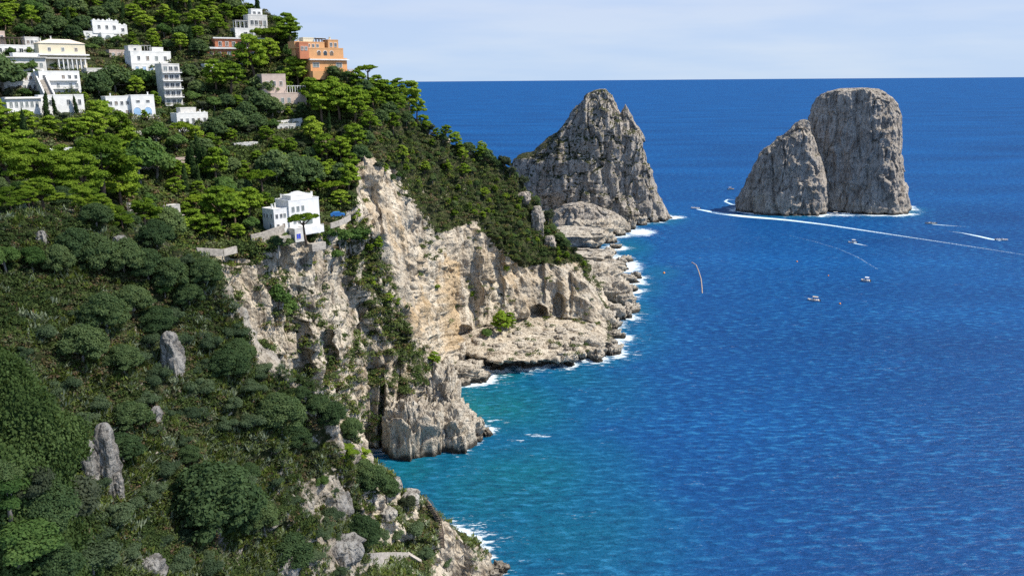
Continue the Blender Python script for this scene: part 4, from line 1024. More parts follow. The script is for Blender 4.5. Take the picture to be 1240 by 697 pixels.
# small roofs and garden walls in the wood
for (u, v, w, hh, yaw, mat, lab, nm) in [
    (77, 190, 26, 9, 20, M_WHITE, 'small white house almost buried in dark pines', 'buried white house'),
    (232, 198, 44, 7, 24, M_PINK, 'low pinkish garden building with a row of dark openings', 'garden building'),
    (300, 180, 30, 6, 24, M_OFFW, 'low off-white hut right of the garden building', 'off-white hut'),
    (180, 168, 34, 8, 24, M_OFFW, 'long low house half hidden below the blue-arched house', 'half-hidden house'),
    (352, 160, 30, 9, 24, M_OFFW, 'low white garden house below the pinkish house', 'garden house'),
    (400, 178, 22, 6, 30, M_PINK, 'small stone hut in the pines above the white cliff-edge villa', 'stone hut'),
    (120, 96, 24, 12, 22, M_OFFW, 'small pale house in the trees right of the two row houses', 'small pale house'),
    (146, 72, 22, 10, 22, M_PINK, 'small pinkish house left of the white house with the blue end', 'small pinkish house'),
    (262, 90, 24, 11, 24, M_WHITE, 'little white house below the red villa', 'little white house'),
    (208, 260, 24, 10, 20, M_OFFW, 'small white hut behind the grey garden wall', 'wall hut')]:
    h = House('hut', lab, 'small house', u, v, yaw)
    h.wall(-w/2, w/2, 3, 14, -8, hh, mat); h.wins(-w/2 + 1, w/2 - 1, hh * .5, 2.6, hh * .5, max(2, int(w / 7)), 3); h.terrace(-w/2 - 3, w/2 + 3, -2, 3, -1.5, M_STONEW, False, 6)
    h.clear(u - w/2, u + w/2, v - hh - 1, v, nm)
# the white villa on the cliff edge
h = House('villa', 'big white villa with arches and a blue garage door on the cliff edge', 'villa', 357, 274, 34, d=250)
h.wall(-24, -4, 6, 30, -14, 22, M_WHITE, para=1.0); h.wall(-4, 40, 4, 32, -14, 30, M_WHITE, para=1.4)
h.wall(4, 34, 10, 28, 30, 35, M_WHITE, para=.8); MB().frustum(*h.q(8, 30, 12, 26, 35, 39, 8, 5)).build('dome', M_WHITE, h.root)
h.wall(34, 42, 8, 30, -14, 22, M_WHITE, para=1)
for x in (-20, -14, -9): h.win(x, 14, 3.0, 4.6, 6, frame=M_OFFW)
for x in (-19, -11): h.win(x, 2, 3.0, 4.6, 6, frame=M_OFFW)
for x in (2, 9, 16): h.win(x, 20, 3.6, 6, 4, frame=M_OFFW, pane=M_SHUT)
h.win(24, 6, 10, 14, 4, arch=True, pane=M_SHUT, frame=M_OFFW); h.win(36, 4, 6, 10, 8, arch=True); h.wins(0, 20, 6, 4, 8, 3, 4, pane=M_SHUT)
h.win(38, 17, 4.4, 4.4, 8)
for yy in (11, 20, 26): h.win(yy, 14, 3, 5, side='l', xs=-24)
h.win(14, 2, 3, 5, side='l', xs=-24)
h.wall(-6, 8, -8, 5, -18, -2, M_OFFW, para=.8); h.win(-1, -11, 5.5, 6, -8, pane=plain('cobalt_door', (.03, .06, .50), .5), name='garage_door', frame=M_OFFW)
h.terrace(8, 38, -6, 4, -3, M_WHITE, True, 8); h.terrace(-30, -6, -4, 6, -9, M_STONEW, False, 8)
h.chimney(-22, 12, 22, 6, 1.6); h.chimney(-10, 24, 22, 5, 1.4); h.chimney(2, 28, 31, 5, 1.4); h.chimney(37, 14, 31, 6, 1.8); h.chimney(18, 28, 31, 6, 1.2)
h.terrace(12, 32, -16, -8, -22, M_STONEW, False, 9)
h.clear(326, 404, 228, 280, 'white cliff-edge villa', depth=0)
VILLA = h
# parked car with a blue cover by the villa
p = P(409, 262, 258); e = empty('covered_car', tuple(p), R(20)); tag(e, 'car under a bright blue cover parked right of the white cliff-edge villa', 'car')
MB().prism([(-2.1, .25), (2.1, .25), (2.15, .8), (1.2, .95), (.6, 1.45), (-1.1, 1.45), (-1.9, .95), (-2.15, .8)], -.85, .85).build('cover', plain('blue_cover', (.03, .16, .42), .7), e)
for x in (-1.3, 1.3):
    for y in (-.8, .8): MB().tube([(x, y - .08, .32), (x, y + .08, .32)], .32, 12).build('wheel', M_BOATD, e)
# garden walls that follow pixel paths on the ground
def wallpath(name, label, cat, pts, hgt, th, mat, group=None, dd=None, down=3.0):
    Pw = []
    for i, (u, v) in enumerate(pts):
        h_ = hit(u, v)
        Pw.append(h_[0] if dd is None else P(u, v, dd[i]))
    Pw = np.array(Pw); m = MB()
    for a, b_ in zip(Pw[:-1], Pw[1:]):
        t = (b_ - a)[:2]; L_ = np.linalg.norm(t); t = t / L_; n_ = np.array([-t[1], t[0]]) * th / 2
        c = [a[:2] - n_, b_[:2] - n_, b_[:2] + n_, a[:2] + n_]; za, zb = a[2], b_[2]
        zs0, zs1 = [za - down, zb - down, zb - down, za - down], [za + hgt, zb + hgt, zb + hgt, za + hgt]
        m.add([(c[k][0], c[k][1], zs0[k]) for k in range(4)] + [(c[k][0], c[k][1], zs1[k]) for k in range(4)],
              [(0,3,2,1),(4,5,6,7),(0,1,5,4),(1,2,6,5),(2,3,7,6),(3,0,4,7)])
    V = np.concatenate(m.V); c0 = np.array([V[:, 0].mean(), V[:, 1].mean(), V[:, 2].min()])
    m.V = [V - c0]
    return tag(link(name, m.data(name, mat), loc=tuple(c0)), label, cat, group)
wallpath('garden_wall', 'pale stone garden wall running left along the cliff top from the white villa', 'wall', [(304,290),(318,287),(332,282),(344,278)], 1.4, .6, M_STONEW, dd=[243,245,247,249])
wallpath('garden_wall', 'curving pale roadside wall right of the white cliff-edge villa', 'wall', [(400,272),(410,269),(418,266),(424,262)], .5, .4, M_STONEW, dd=[260,262,266,270], down=1.2)
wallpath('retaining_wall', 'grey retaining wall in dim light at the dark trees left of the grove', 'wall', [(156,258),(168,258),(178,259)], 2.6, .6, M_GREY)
wallpath('retaining_wall', 'stone retaining wall holding the red-floored terrace under the bright grove', 'wall', [(238,302),(254,303),(270,304),(286,300)], 0.5, .6, M_STONEW, dd=[230,231,232,236], down=1.4)
wallpath('stone_wall', 'dark rubble wall of a small terrace at the bottom edge near the sea', 'wall', [(446,676),(470,674),(494,674),(510,684)], 1.2, .8, M_STONEW, down=8)
wallpath('garden_wall', 'low white wall glimpsed in the wood below the pinkish house', 'wall', [(334,152),(350,150),(366,148)], 1.6, .5, M_OFFW)
wallpath('garden_wall', 'low pale terrace wall crossing the wood below the long white house', 'wall', [(166,206),(196,204),(214,200),(236,202)], 1.5, .5, M_PINK)
# wooden stair with handrails down the near headland
pts = [(511,601),(519,612),(526,624),(531,636),(533,650),(534,664)]
Pw = [hit(u, v)[0] + np.array([.4, -.6, .5]) for u, v in pts]
e = empty('cliff_stair', tuple(Pw[-1])); tag(e, 'narrow wooden stairway with handrails down the near headland above turquoise water', 'stair')
Q_ = [p - Pw[-1] for p in Pw]
for sgn in (-1, 1):
    m = MB(); m.tube([q + [sgn * .55, -sgn * .2, 1.0] for q in Q_], .06, 6)
    for a, b_ in zip(Q_[:-1], Q_[1:]):
        for t in (0, .5): c_ = a * (1 - t) + b_ * t; m.tube([c_ + [sgn * .55, -sgn * .2, -.3], c_ + [sgn * .55, -sgn * .2, 1.0]], .05, 5)
    m.build('handrail', M_WOOD, e)
m = MB()
for a, b_ in zip(Q_[:-1], Q_[1:]):
    n_ = max(4, int(np.linalg.norm(b_ - a) / .45))
    for k in range(n_):
        c_ = a + (b_ - a) * k / n_; m.box(c_[0] - .6, c_[0] + .6, c_[1] - .22, c_[1] + .22, c_[2] - .1, c_[2])
m.build('step', M_WOOD, e)
m = MB()
for sgn in (-1, 1): m.tube([q + [sgn * .5, 0, -.2] for q in Q_], .12, 5)
m.build('stringer', M_WOOD, e)

# ================================================================ BOATS
def taper_hull(L_, Wd, Ht, n=15, bow=.45):
    xs = np.linspace(-L_/2, L_/2, n); V = []; prof_ = [(-1, 1), (-.92, .45), (-.6, .08), (0, 0), (.6, .08), (.92, .45), (1, 1)]
    for x in xs:
        t = (x + L_/2) / L_
        w = Wd/2 * (1 if t < 1 - bow else math.sqrt(max(0, 1 - ((t - (1 - bow)) / bow) ** 2))) * (.86 + .14 * min(1, t * 3))
        sh = 1 + .35 * t ** 3
        for a, b_ in prof_: V.append((x, a * max(w, .02), -.25 + (Ht + .25) * sh * b_ + (.5 * Ht * max(0, t - .8) * 5 * (1 - b_))))
    fc = []
    for i in range(n - 1):
        for k in range(6): fc.append((i*7+k, i*7+k+1, (i+1)*7+k+1, (i+1)*7+k))
    fc.append(tuple(range(7)))
    top = [(i*7, (i+1)*7, (i+1)*7+6, i*7+6) for i in range(n - 1)]
    return V, fc, top
def boat(label, u, v, L_, Wd, heading, hullm=M_BOATW, canopy=None, cabin=True, deck=M_TAN, outb=True, tube=False):
    """heading: degrees the bow is turned from +X"""
    p = W(u, v); e = empty('motor_boat', (p[0], p[1], .05), R(heading)); tag(e, label, 'boat', 'boats on the sea')
    Ht = .22 * Wd + .25
    V, fc, top = taper_hull(L_, Wd, Ht); m = MB(); m.add(V, fc); m.build('hull', hullm, e, True)
    m = MB(); V2 = [(x * .97, y * .88, z - .06) for x, y, z in V]; m.add(V2, top); m.build('deck', deck, e)
    if tube:
        m = MB()
        for s_ in (-1, 1): m.tube([(-L_/2, s_ * Wd * .5, Ht), (L_ * .2, s_ * Wd * .5, Ht * 1.05), (L_ * .4, s_ * Wd * .26, Ht * 1.25), (L_ * .5, 0, Ht * 1.45)], [.25, .27, .24, .2], 8)
        m.build('tube', M_BOATD, e, True)
    m = MB(); z = Ht * 1.0
    m.prism([(-.02 * L_, z - .1), (.24 * L_, z - .1), (.16 * L_, z + .35), (.02 * L_, z + .5)], -Wd * .26, Wd * .26)
    m.build('foredeck', hullm if hullm is not M_BOATR else M_BOATW, e)
    m = MB().prism([(-.03 * L_, z + .3), (.04 * L_, z + .3), (0, z + .95), (-.04 * L_, z + .95)], -Wd * .3, Wd * .3); m.build('windscreen', M_GLASS, e)
    for x in (-.34, -.17):
        MB().box(x * L_ - .28, x * L_ + .28, -Wd * .3, Wd * .3, z - .25, z + .22).box(x * L_ - .36, x * L_ - .26, -Wd * .3, Wd * .3, z + .2, z + .55).build('seat', M_BOATW, e)
    if canopy:
        m = MB()
        for x in (-.28, .02):
            for s_ in (-1, 1): m.tube([(x * L_, s_ * Wd * .33, z - .1), (x * L_, s_ * Wd * .33, z + 1.75)], .04, 5)
        m.build('frame', M_METAL, e)
        MB().box(-.36 * L_, .08 * L_, -Wd * .42, Wd * .42, z + 1.75, z + 1.86).build('canopy', canopy, e)
    if outb: MB().box(-L_/2 - .55, -L_/2 - .05, -.22, .22, -.2, Ht + .55).build('outboard_motor', M_BOATD, e)
    return e
boat('speedboat at the head of the longest white wake, bow toward the headland', 842, 252.5, 9.5, 2.8, 168, canopy=None)
boat('small brown boat just left of the smaller pointed stack', 885, 229.5, 8.0, 2.6, 10, M_BOATO, canopy=M_TAN)
boat('white boat in the foam at the gap between the two right-hand stacks', 1010, 260, 8.5, 2.6, 165, canopy=M_AWN)
boat('second white boat right behind the one in the foam at the gap', 1024, 259, 8.0, 2.4, 170, tube=False)
boat('reddish boat lying under the flat-topped stack', 1058, 259.5, 9.0, 2.6, 175, M_BOATR, canopy=M_AWN)
boat('white open boat moving left of the far right wake', 1127, 271, 10.0, 2.8, 172, tube=True)
boat('boat at the right-hand end of the short bright wake near the frame edge', 1213, 291, 9.0, 2.8, -18)
boat('small white boat with a short wake between the stacks and the round one', 1032, 294, 6.5, 2.3, 168, canopy=M_AWN)
boat('rounded white boat with a pale top, alone in the dark water', 1048, 340.5, 5.6, 3.0, 150, canopy=M_BOATW)
boat('white boat with a tan canopy, the nearest one to the viewer', 985, 364, 7.0, 2.3, 150, canopy=M_TAN)
# ---- wakes: thin sheets of churned water lying on the sea
def foam_mat():
    m, nt, b = nmat('wake_foam')
    n1_ = noise(nt, .9, 6, rough=.7); e_ = attr(nt, 'edge')
    f = math_(nt, 'ADD', math_(nt, 'MULTIPLY', e_, 1.25), math_(nt, 'MULTIPLY', math_(nt, 'SUBTRACT', n1_, .5), 1.7))
    a = ramp(nt, f, [(.42, 0.0), (.85, .95)])
    b.inputs['Base Color'].default_value = (.62, .78, .84, 1); b.inputs['Roughness'].default_value = .7
    nt.links.new(a, b.inputs['Alpha'])
    return m
M_FOAM = foam_mat()
def wake(label, pts, widths, strg, z=.05):
    """pts in pixels on the water; widths in metres; strg 0..1 at each point"""
    Pw = np.array([W(u, v) for u, v in pts]); n_ = 90
    t = np.linspace(0, 1, len(pts)); tt = np.linspace(0, 1, n_)
    L_ = np.stack([np.interp(tt, t, Pw[:, k]) for k in range(3)], -1)
    L_ = smooth1(L_, 6, 0)
    wd = np.interp(tt, t, widths) / 2; sg = np.interp(tt, t, strg)
    tan = np.gradient(L_, axis=0); tan /= np.linalg.norm(tan, axis=1, keepdims=True); nn_ = np.stack([-tan[:, 1], tan[:, 0], 0 * tan[:, 0]], -1)
    cols = np.linspace(-1, 1, 7)
    V = L_[:, None] + nn_[:, None] * (wd[:, None] * cols)[..., None]; V[..., 2] = z
    e = sg[:, None] * (1 - np.abs(cols) ** 2)[None]
    e[0] *= .3; e[-1] = 0
    c0 = V[0].mean(0); 
    me = mk('boat_wake', (V - c0).reshape(-1, 3), gridfaces(n_, 7), [M_FOAM], True, {'edge': e.ravel()})
    return tag(link('boat_wake', me, loc=tuple(c0)), label, 'wake', 'boat wakes', 'stuff')
wake('long white wake running from the speedboat to the right edge past the stacks', [(843,253),(870,258),(900,262),(950,266),(1000,272),(1060,281),(1120,290),(1180,299),(1250,310),(1330,324)], [4,13,15,12,9,8,6,6,6,6], [1,1,1,.85,.7,.6,.5,.45,.35,.3])
wake('bright short wake ending at the rightmost boat', [(1212,291.5),(1200,289.5),(1185,286),(1165,282),(1140,279)], [3,6,6,5,4], [1,1,.85,.55,.2])
wake('thin wake trailing right from the open boat', [(1129,271.5),(1140,272.5),(1155,273.5),(1175,275)], [3,4,4,3], [.9,.7,.5,.3])
wake('short wake right of the small white boat', [(1034,294.5),(1042,296),(1052,298)], [3,4,3], [.9,.7,.3], .06)
wake('faint old arc of foam curving below the long wake', [(925,280),(955,285),(985,292),(1015,301),(1040,312),(1064,327)], [3,3,3,3,3,3], [.2,.3,.36,.36,.38,.34], .07)
wake('small curl of foam beside the brown boat', [(897,249),(886,247.5),(878,244),(881,241.5),(890,242)], [4,5,5,4,3], [.8,.8,.7,.7,.4])
# ---- buoys and the float line off the swimming place
def buoy(u, v, r_, lab):
    p = W(u, v); e = empty('buoy', tuple(p)); tag(e, lab, 'buoy', 'buoys')
    th = np.linspace(0, 2 * math.pi, 12, endpoint=False); ph = np.linspace(-1.45, 1.45, 7)
    V = [(r_ * math.cos(a) * math.cos(b_), r_ * math.sin(a) * math.cos(b_), r_ * math.sin(b_) + r_ * .4) for b_ in ph for a in th]
    m = MB(); m.add(V, [tuple(f) for f in gridfaces(7, 12, True)] + [tuple(reversed(range(12))), tuple(range(72, 84))]); m.build('float', M_BUOY, e, True)
    MB().tube([(0, 0, r_ * 1.3), (0, 0, r_ * 2.2)], r_ * .12, 6).build('mast', M_METAL, e)
buoy(804, 331, .8, 'orange buoy between the foam patch and the curved float line')
buoy(965, 317, .6, 'small pale buoy in open water left of the round boat')
buoy(1017, 368, .6, 'small orange buoy right of the nearest boat')
buoy(1003, 334, .5, 'tiny orange buoy up and left of the round boat')
Lp = [W(u, v) for u, v in [(838,318),(843,321),(846,328),(849,338),(850,347),(850.5,355)]]
m = MB(); ctr = Lp[0].copy(); m.tube([p - ctr + [0, 0, .08] for p in Lp], .22, 6)
e = empty('float_line', tuple(ctr)); tag(e, 'curved line of pinkish floats on the sea off the headland', 'float line'); m.build('rope', M_TAN, e)
m = MB()
for a, b_ in zip(Lp[:-1], Lp[1:]):
    for t in np.linspace(0, 1, 8)[:-1]:
        c_ = a + (b_ - a) * t - ctr; m.tube([c_ + [0, -.4, .1], c_ + [0, .4, .1]], .4, 6)
m.build('float', M_PINK, e)

# ================================================================ TREES
rn = np.random.default_rng(11)
def leaves(lobes, n, size, rng, core=True, up=.35, jit=.55, nz=0.0):
    """leaf-sized faces spread over lobes (x, y, z, rx, ry, rz); -> verts, quads, tint"""
    L_ = np.array(lobes, float); area = (L_[:, 3] * L_[:, 4] + L_[:, 3] * L_[:, 5])
    k = rng.choice(len(L_), n, p=area / area.sum())
    dr = rng.normal(size=(n, 3)); dr /= np.linalg.norm(dr, axis=1, keepdims=True)
    dr[:, 2] = np.where(dr[:, 2] < -.2, -dr[:, 2] * .8, dr[:, 2]); 
    rr_ = 1 + rng.normal(size=(n, 1)) * .11
    c = L_[k, :3] + dr * L_[k, 3:] * rr_
    nrm = dr / L_[k, 3:] ; nrm /= np.linalg.norm(nrm, axis=1, keepdims=True)
    nrm = nrm + rng.normal(size=(n, 3)) * jit; nrm[:, 2] += up; nrm /= np.linalg.norm(nrm, axis=1, keepdims=True)
    a = np.cross(nrm, rng.normal(size=(n, 3))); a /= np.linalg.norm(a, axis=1, keepdims=True); b_ = np.cross(nrm, a)
    s1 = size * rng.uniform(.55, 1.3, (n, 1)); s2 = s1 * rng.uniform(.45, .9, (n, 1))
    V = np.stack([c - a * s1, c - b_ * s2, c + a * s1, c + b_ * s2], 1).reshape(-1, 3)
    Fq = np.arange(n * 4).reshape(n, 4)
    lt = rng.uniform(.15, .85, len(L_))
    tint = np.repeat(np.clip(lt[k] * .6 + rng.uniform(0, .4, n), 0, 1), 4)
    if core:
        th = np.linspace(0, 2 * math.pi, 9, endpoint=False); ph = np.linspace(-1.4, 1.4, 6)
        sx = np.array([(math.cos(t) * math.cos(p_), math.sin(t) * math.cos(p_), math.sin(p_)) for p_ in ph for t in th])
        gf = gridfaces(6, 9, True); VS, FS, TS = [V], [Fq], [tint]; o = len(V)
        for j, l in enumerate(L_):
            VS.append(l[:3] + sx * l[3:] * .72 * rng.uniform(.85, 1.05, (len(sx), 1))); FS.append(gf + o); TS.append(np.full(len(sx), lt[j] * .6 + .1)); o += len(sx)
        V, Fq, tint = np.concatenate(VS), np.concatenate(FS), np.concatenate(TS)
    return V, Fq, tint
def limbs(base_h, r0, tips, rng, lean=(0, 0)):
    m = MB(); top = np.array([lean[0], lean[1], base_h])
    m.tube([(0, 0, -1.2), (lean[0] * .25, lean[1] * .25, base_h * .4), tuple(top)], [r0 * 1.25, r0, r0 * .72], 7)
    for t in tips:
        t = np.array(t[:3]); mid = (top * .9 + t) / 2 + [0, 0, -.3]
        m.tube([top * .82 + [lean[0] * 0, 0, 0], mid, t], [r0 * .5, r0 * .3, r0 * .12], 5)
    return m
def proto(name, kind, s, seed, hi=False):
    """one tree of each kind: an Empty with trunk and crown"""
    rng = np.random.default_rng(seed); U = rng.uniform; lob = []
    dens = 3.2 if hi else 1.0; ls = .56 if hi else 1.0
    if kind == 'umbrella':
        for i in range(40):
            a = U(0, 6.28); r_ = 4.1 * math.sqrt(U(0, 1)); q = U(.55, 1.05)
            lob.append((r_ * math.cos(a), r_ * math.sin(a), 7.6 - .075 * r_ * r_ + U(-.25, .25), q, q, q * .55))
        n, sz, mat, bk, th_, r0 = 2600, .30, L_UMB, M_BARK, 5.6, .32
    elif kind == 'pine':
        for i in range(46):
            z = U(0, 1); rad_ = 3.6 * math.sqrt(max(.05, 1 - (z * 1.0) ** 2.2)) * U(.4, 1); a = U(0, 6.28); q = U(.5, .98)
            lob.append((rad_ * math.cos(a), rad_ * math.sin(a), 3.0 + 5.1 * z, q * 1.15, q * 1.15, q * .62))
        n, sz, mat, bk, th_, r0 = 2600, .30, L_PINE, M_BARK, 4.6, .28
    elif kind == 'oak':
        for i in range(52):
            d_ = rng.normal(size=3); d_ /= np.linalg.norm(d_); d_[2] = abs(d_[2]) * 1.15 - .35; q = U(.55, .95)
            lob.append((d_[0] * 2.7 * U(.85, 1.05), d_[1] * 2.7 * U(.85, 1.05), 2.5 + d_[2] * 2.9, q, q, q * .8))
        lob.append((0, 0, 2.9, 2.3, 2.3, 2.1))
        n, sz, mat, bk, th_, r0 = 3600, .25, L_DARK, M_BARKG, 1.9, .2
    elif kind == 'cypress':
        for i in range(14):
            z = i / 13; q = .95 * (1 - z) ** .55 * (.55 + .45 * min(1, z * 5)) + .18
            lob.append((U(-.15, .15), U(-.15, .15), .9 + z * 8.2, q, q, .85))
        n, sz, mat, bk, th_, r0 = 1700, .22, L_CYP, M_BARK, 1.4, .2
    elif kind == 'olive':
        for i in range(18):
            a = U(0, 6.28); r_ = U(.3, 2.1); q = U(.6, 1.1); lob.append((r_ * math.cos(a), r_ * math.sin(a), 2.6 + U(-.6, 1.3), q, q, q * .8))
        n, sz, mat, bk, th_, r0 = 2000, .24, L_OLIVE, M_BARKG, 1.9, .22
    elif kind == 'broad':
        for i in range(22):
            d_ = rng.normal(size=3); d_ /= np.linalg.norm(d_); d_[2] = abs(d_[2]) - .1; q = U(.7, 1.2); k_ = U(.6, 1)
            lob.append((d_[0] * 2.3 * k_, d_[1] * 2.3 * k_, 2.8 + d_[2] * 2.3 * k_, q, q, q * .8))
        n, sz, mat, bk, th_, r0 = 2400, .27, L_GREEN, M_BARKG, 2.4, .22
    else:   # bush
        for i in range(15):
            a = U(0, 6.28); r_ = U(.1, 1.4); q = U(.5, .85); lob.append((r_ * math.cos(a), r_ * math.sin(a), .9 + U(-.3, .75) * (1.5 - r_ * .7), q, q, q * .8))
        n, sz, mat, bk, th_, r0 = 1500, .17, L_SHADE, M_BARKG, .8, .12
    root = empty(name, (0, 0, -500))
    tips = [l for l in lob if abs(l[0]) + abs(l[1]) > .8][:7]
    lean = (U(-.4, .4), U(-.4, .4)) if kind in ('umbrella', 'pine') else (0, 0)
    link('trunk', limbs(th_, r0, tips, rng, lean).data('trunk', bk, True), root)
    V, Fq, tint = leaves(lob, int(n * dens), sz * ls, rng)
    cr = mk('crown', V, Fq, [mat], False, {'tint': tint})
    link('crown', cr, root)
    return root
HT = {'umbrella': 8.6, 'pine': 8.6, 'oak': 6.6, 'cypress': 9.4, 'olive': 4.6, 'broad': 5.9, 'bush': 2.7}
HWD = {'umbrella': 4.6, 'pine': 4.1, 'oak': 3.4, 'cypress': 1.0, 'olive': 2.8, 'broad': 2.9, 'bush': 1.9}
NM = {'umbrella': 'umbrella_pine', 'pine': 'pine_tree', 'oak': 'oak_tree', 'cypress': 'cypress', 'olive': 'olive_tree', 'broad': 'leafy_tree', 'bush': 'bush'}
WORD = {'umbrella': ('flat-topped', 'umbrella pine'), 'pine': ('bright ragged', 'pine'), 'oak': ('dark round', 'tree'), 'cypress': ('narrow dark', 'cypress'),
        'olive': ('grey-green', 'olive tree'), 'broad': ('fresh green leafy', 'tree'), 'bush': ('rounded', 'bush')}
PROTO = {}
for kind, nlo, nhi in (('umbrella', 3, 2), ('pine', 5, 3), ('oak', 4, 2), ('cypress', 2, 1), ('olive', 2, 1), ('broad', 3, 2), ('bush', 3, 3)):
    PROTO[kind] = [[], []]
    for hi, n in ((0, nlo), (1, nhi)):
        for i in range(n): PROTO[kind][hi].append([proto(NM[kind], kind, 1, 100 * hi + 17 * i + len(kind) * 31, bool(hi)), False])
def plant(kind, p, scale, rng, squash=1.0, hi=False):
    pr = PROTO[kind][1 if hi else 0]; e = pr[rng.integers(len(pr))]
    if not e[1]: o = e[0]; e[1] = True
    else:
        o = e[0].copy(); COL.objects.link(o)
        for ch in e[0].children:
            c = ch.copy(); c.parent = o; COL.objects.link(c)
    o.location = tuple(p); o.rotation_euler = (rng.uniform(-.1, .1), rng.uniform(-.1, .1), rng.uniform(0, 6.28)); o.scale = (scale * rng.uniform(.86, 1.12), scale * rng.uniform(.86, 1.12), scale * squash * rng.uniform(.85, 1.1))
    return o
# ================================================================ THE CREEPER-COVERED BANK, nearest, lower left
L_CREEP = leaf_material('creeper_leaves', (.034, .058, .020), (.075, .118, .036), (.14, .20, .065))
uc = np.array([-420, -100, -40, 0, 30, 60, 90, 110, 122, 132, 150, 178]); vr = np.array([150, 290, 330, 366, 400, 440, 480, 520, 560, 610., 660, 740]); uc = uc - np.interp(uc, [0, 60, 178], [0, 22, 48]); uc[0] = -420
ub = np.arange(-420, 178, 2.0); vb = np.interp(ub, uc, vr) + 4 * np.sin(ub * .13)
BG = []
for u, v in zip(ub, vb):
    ridge = P(u - 22, v, 84 - (u + 100) * .02); r2 = ridge.copy(); hx = math.hypot(r2[0], r2[1]); dn = np.array([r2[0] / hx, r2[1] / hx, 0])
    BG.append([ridge + dn * t + [0, 0, z] for t, z in ((-22, -46), (-18, -28), (-12, -13), (-6, -3.4), (-1.5, -.3), (2, -.2), (6, -4), (9, -14), (12, -40))])
BG = np.array(BG).transpose(1, 0, 2)
tt = np.linspace(0, 8, 130); BG = np.stack([np.stack([np.interp(tt, np.arange(9), BG[:, j, c]) for c in range(3)], -1) for j in range(BG.shape[1])], 1)
nb = gnormals(BG); nb *= np.where(nb[..., 2:3] < 0, -1, 1)
BG = BG + nb * (fbm(BG / 5.0, 3, 70) * 3.6 + fbm(BG / 1.8, 3, 71) * .5)[..., None]
bank = tag(link('bank', mk('bank', BG.reshape(-1, 3), gridfaces(130, BG.shape[1])[:, ::-1], [L_CREEP], True, {'tint': np.full(BG.shape[0] * BG.shape[1], .2)})), 'steep near bank smothered in green creeper', 'bank', kind='structure')
ab = np.linalg.norm(np.cross(BG[1:, :-1] - BG[:-1, :-1], BG[:-1, 1:] - BG[:-1, :-1]), axis=-1)
cu_, cv_, _ = proj(BG[:-1, :-1]); ab = ab * np.where((cu_ > -30) & (cv_ < 740), 1, .05); ab[110:] *= .2
n = 85000; ii = rn.choice(ab.size, n, p=(ab / ab.sum()).ravel()); c = BG[:-1, :-1].reshape(-1, 3)[ii] + rn.normal(size=(n, 3)) * .22; nn_ = nb[:-1, :-1].reshape(-1, 3)[ii]
c = c + nn_ * rn.uniform(0, .7, (n, 1)); nn_ = nn_ + rn.normal(size=(n, 3)) * .45; nn_ /= np.linalg.norm(nn_, axis=1, keepdims=True)
a = np.cross(nn_, rn.normal(size=(n, 3))); a /= np.linalg.norm(a, axis=1, keepdims=True); b2 = np.cross(nn_, a); s1 = rn.uniform(.07, .19, (n, 1))
VV = np.stack([c - a * s1, c - b2 * s1 * .8, c + a * s1, c + b2 * s1 * .8], 1).reshape(-1, 3)
tv = np.clip(.45 + fbm(c / 3.0, 3, 72) * .9 + rn.normal(size=n) * .12, 0, 1).repeat(4)
tag(link('creeper', mk('creeper', VV, np.arange(n * 4).reshape(-1, 4), [L_CREEP], False, {'tint': tv})), 'bright green creeper leaves carpeting the near bank', 'creeper', kind='stuff')


bank_bvh = BVHTree.FromPolygons([Vector(p) for p in BG.reshape(-1, 3).tolist()], gridfaces(130, BG.shape[1]).tolist())
def bank_d(u, v):
    h_ = bank_bvh.ray_cast(Vector((0, 0, H)), Vector(ray(u, v)))
    return None if h_[0] is None else math.hypot(h_[0][0], h_[0][1])
TREES = []     # (kind, u, v, d, object, scale)
OCC = []
def place(kind, u, v, hpx=None, scale=None, force=False, hi=None, squash=1.0, dd=None, sink=.3):
    h_ = hit(u, v)
    if h_ is None and dd is None: return False
    p = h_[0] if dd is None else P(u, v, dd)
    d = math.hypot(p[0], p[1])
    if p[2] < 3: return False
    s = float(proj(p)[2]) / F
    if scale is None: scale = hpx * s * 1.02 / HT[kind]
    th, tw = HT[kind] * scale / s, HWD[kind] * scale / s
    if not force:
        for (u0, u1, v0, v1, dh, nm) in LAND:
            if d < dh and u + tw * .8 > u0 and u - tw * .8 < u1 and v - th * .97 < v1 - 2 and v - th * .2 > v0: return False
            if abs(d - dh) < 9 and u0 - 2 < u < u1 + 2 and v0 - 4 < v < v1 + 3: return False
        for (x, y, r_) in OCC:
            if (x - p[0]) ** 2 + (y - p[1]) ** 2 < (.60 * (HWD[kind] * scale + r_)) ** 2: return False
    OCC.append((p[0], p[1], HWD[kind] * scale))
    o = plant(kind, p - [0, 0, sink], scale, rn, squash, hi=(d < 235) if hi is None else hi)
    TREES.append((kind, u, v - th * .5, d, o, scale))
    return True
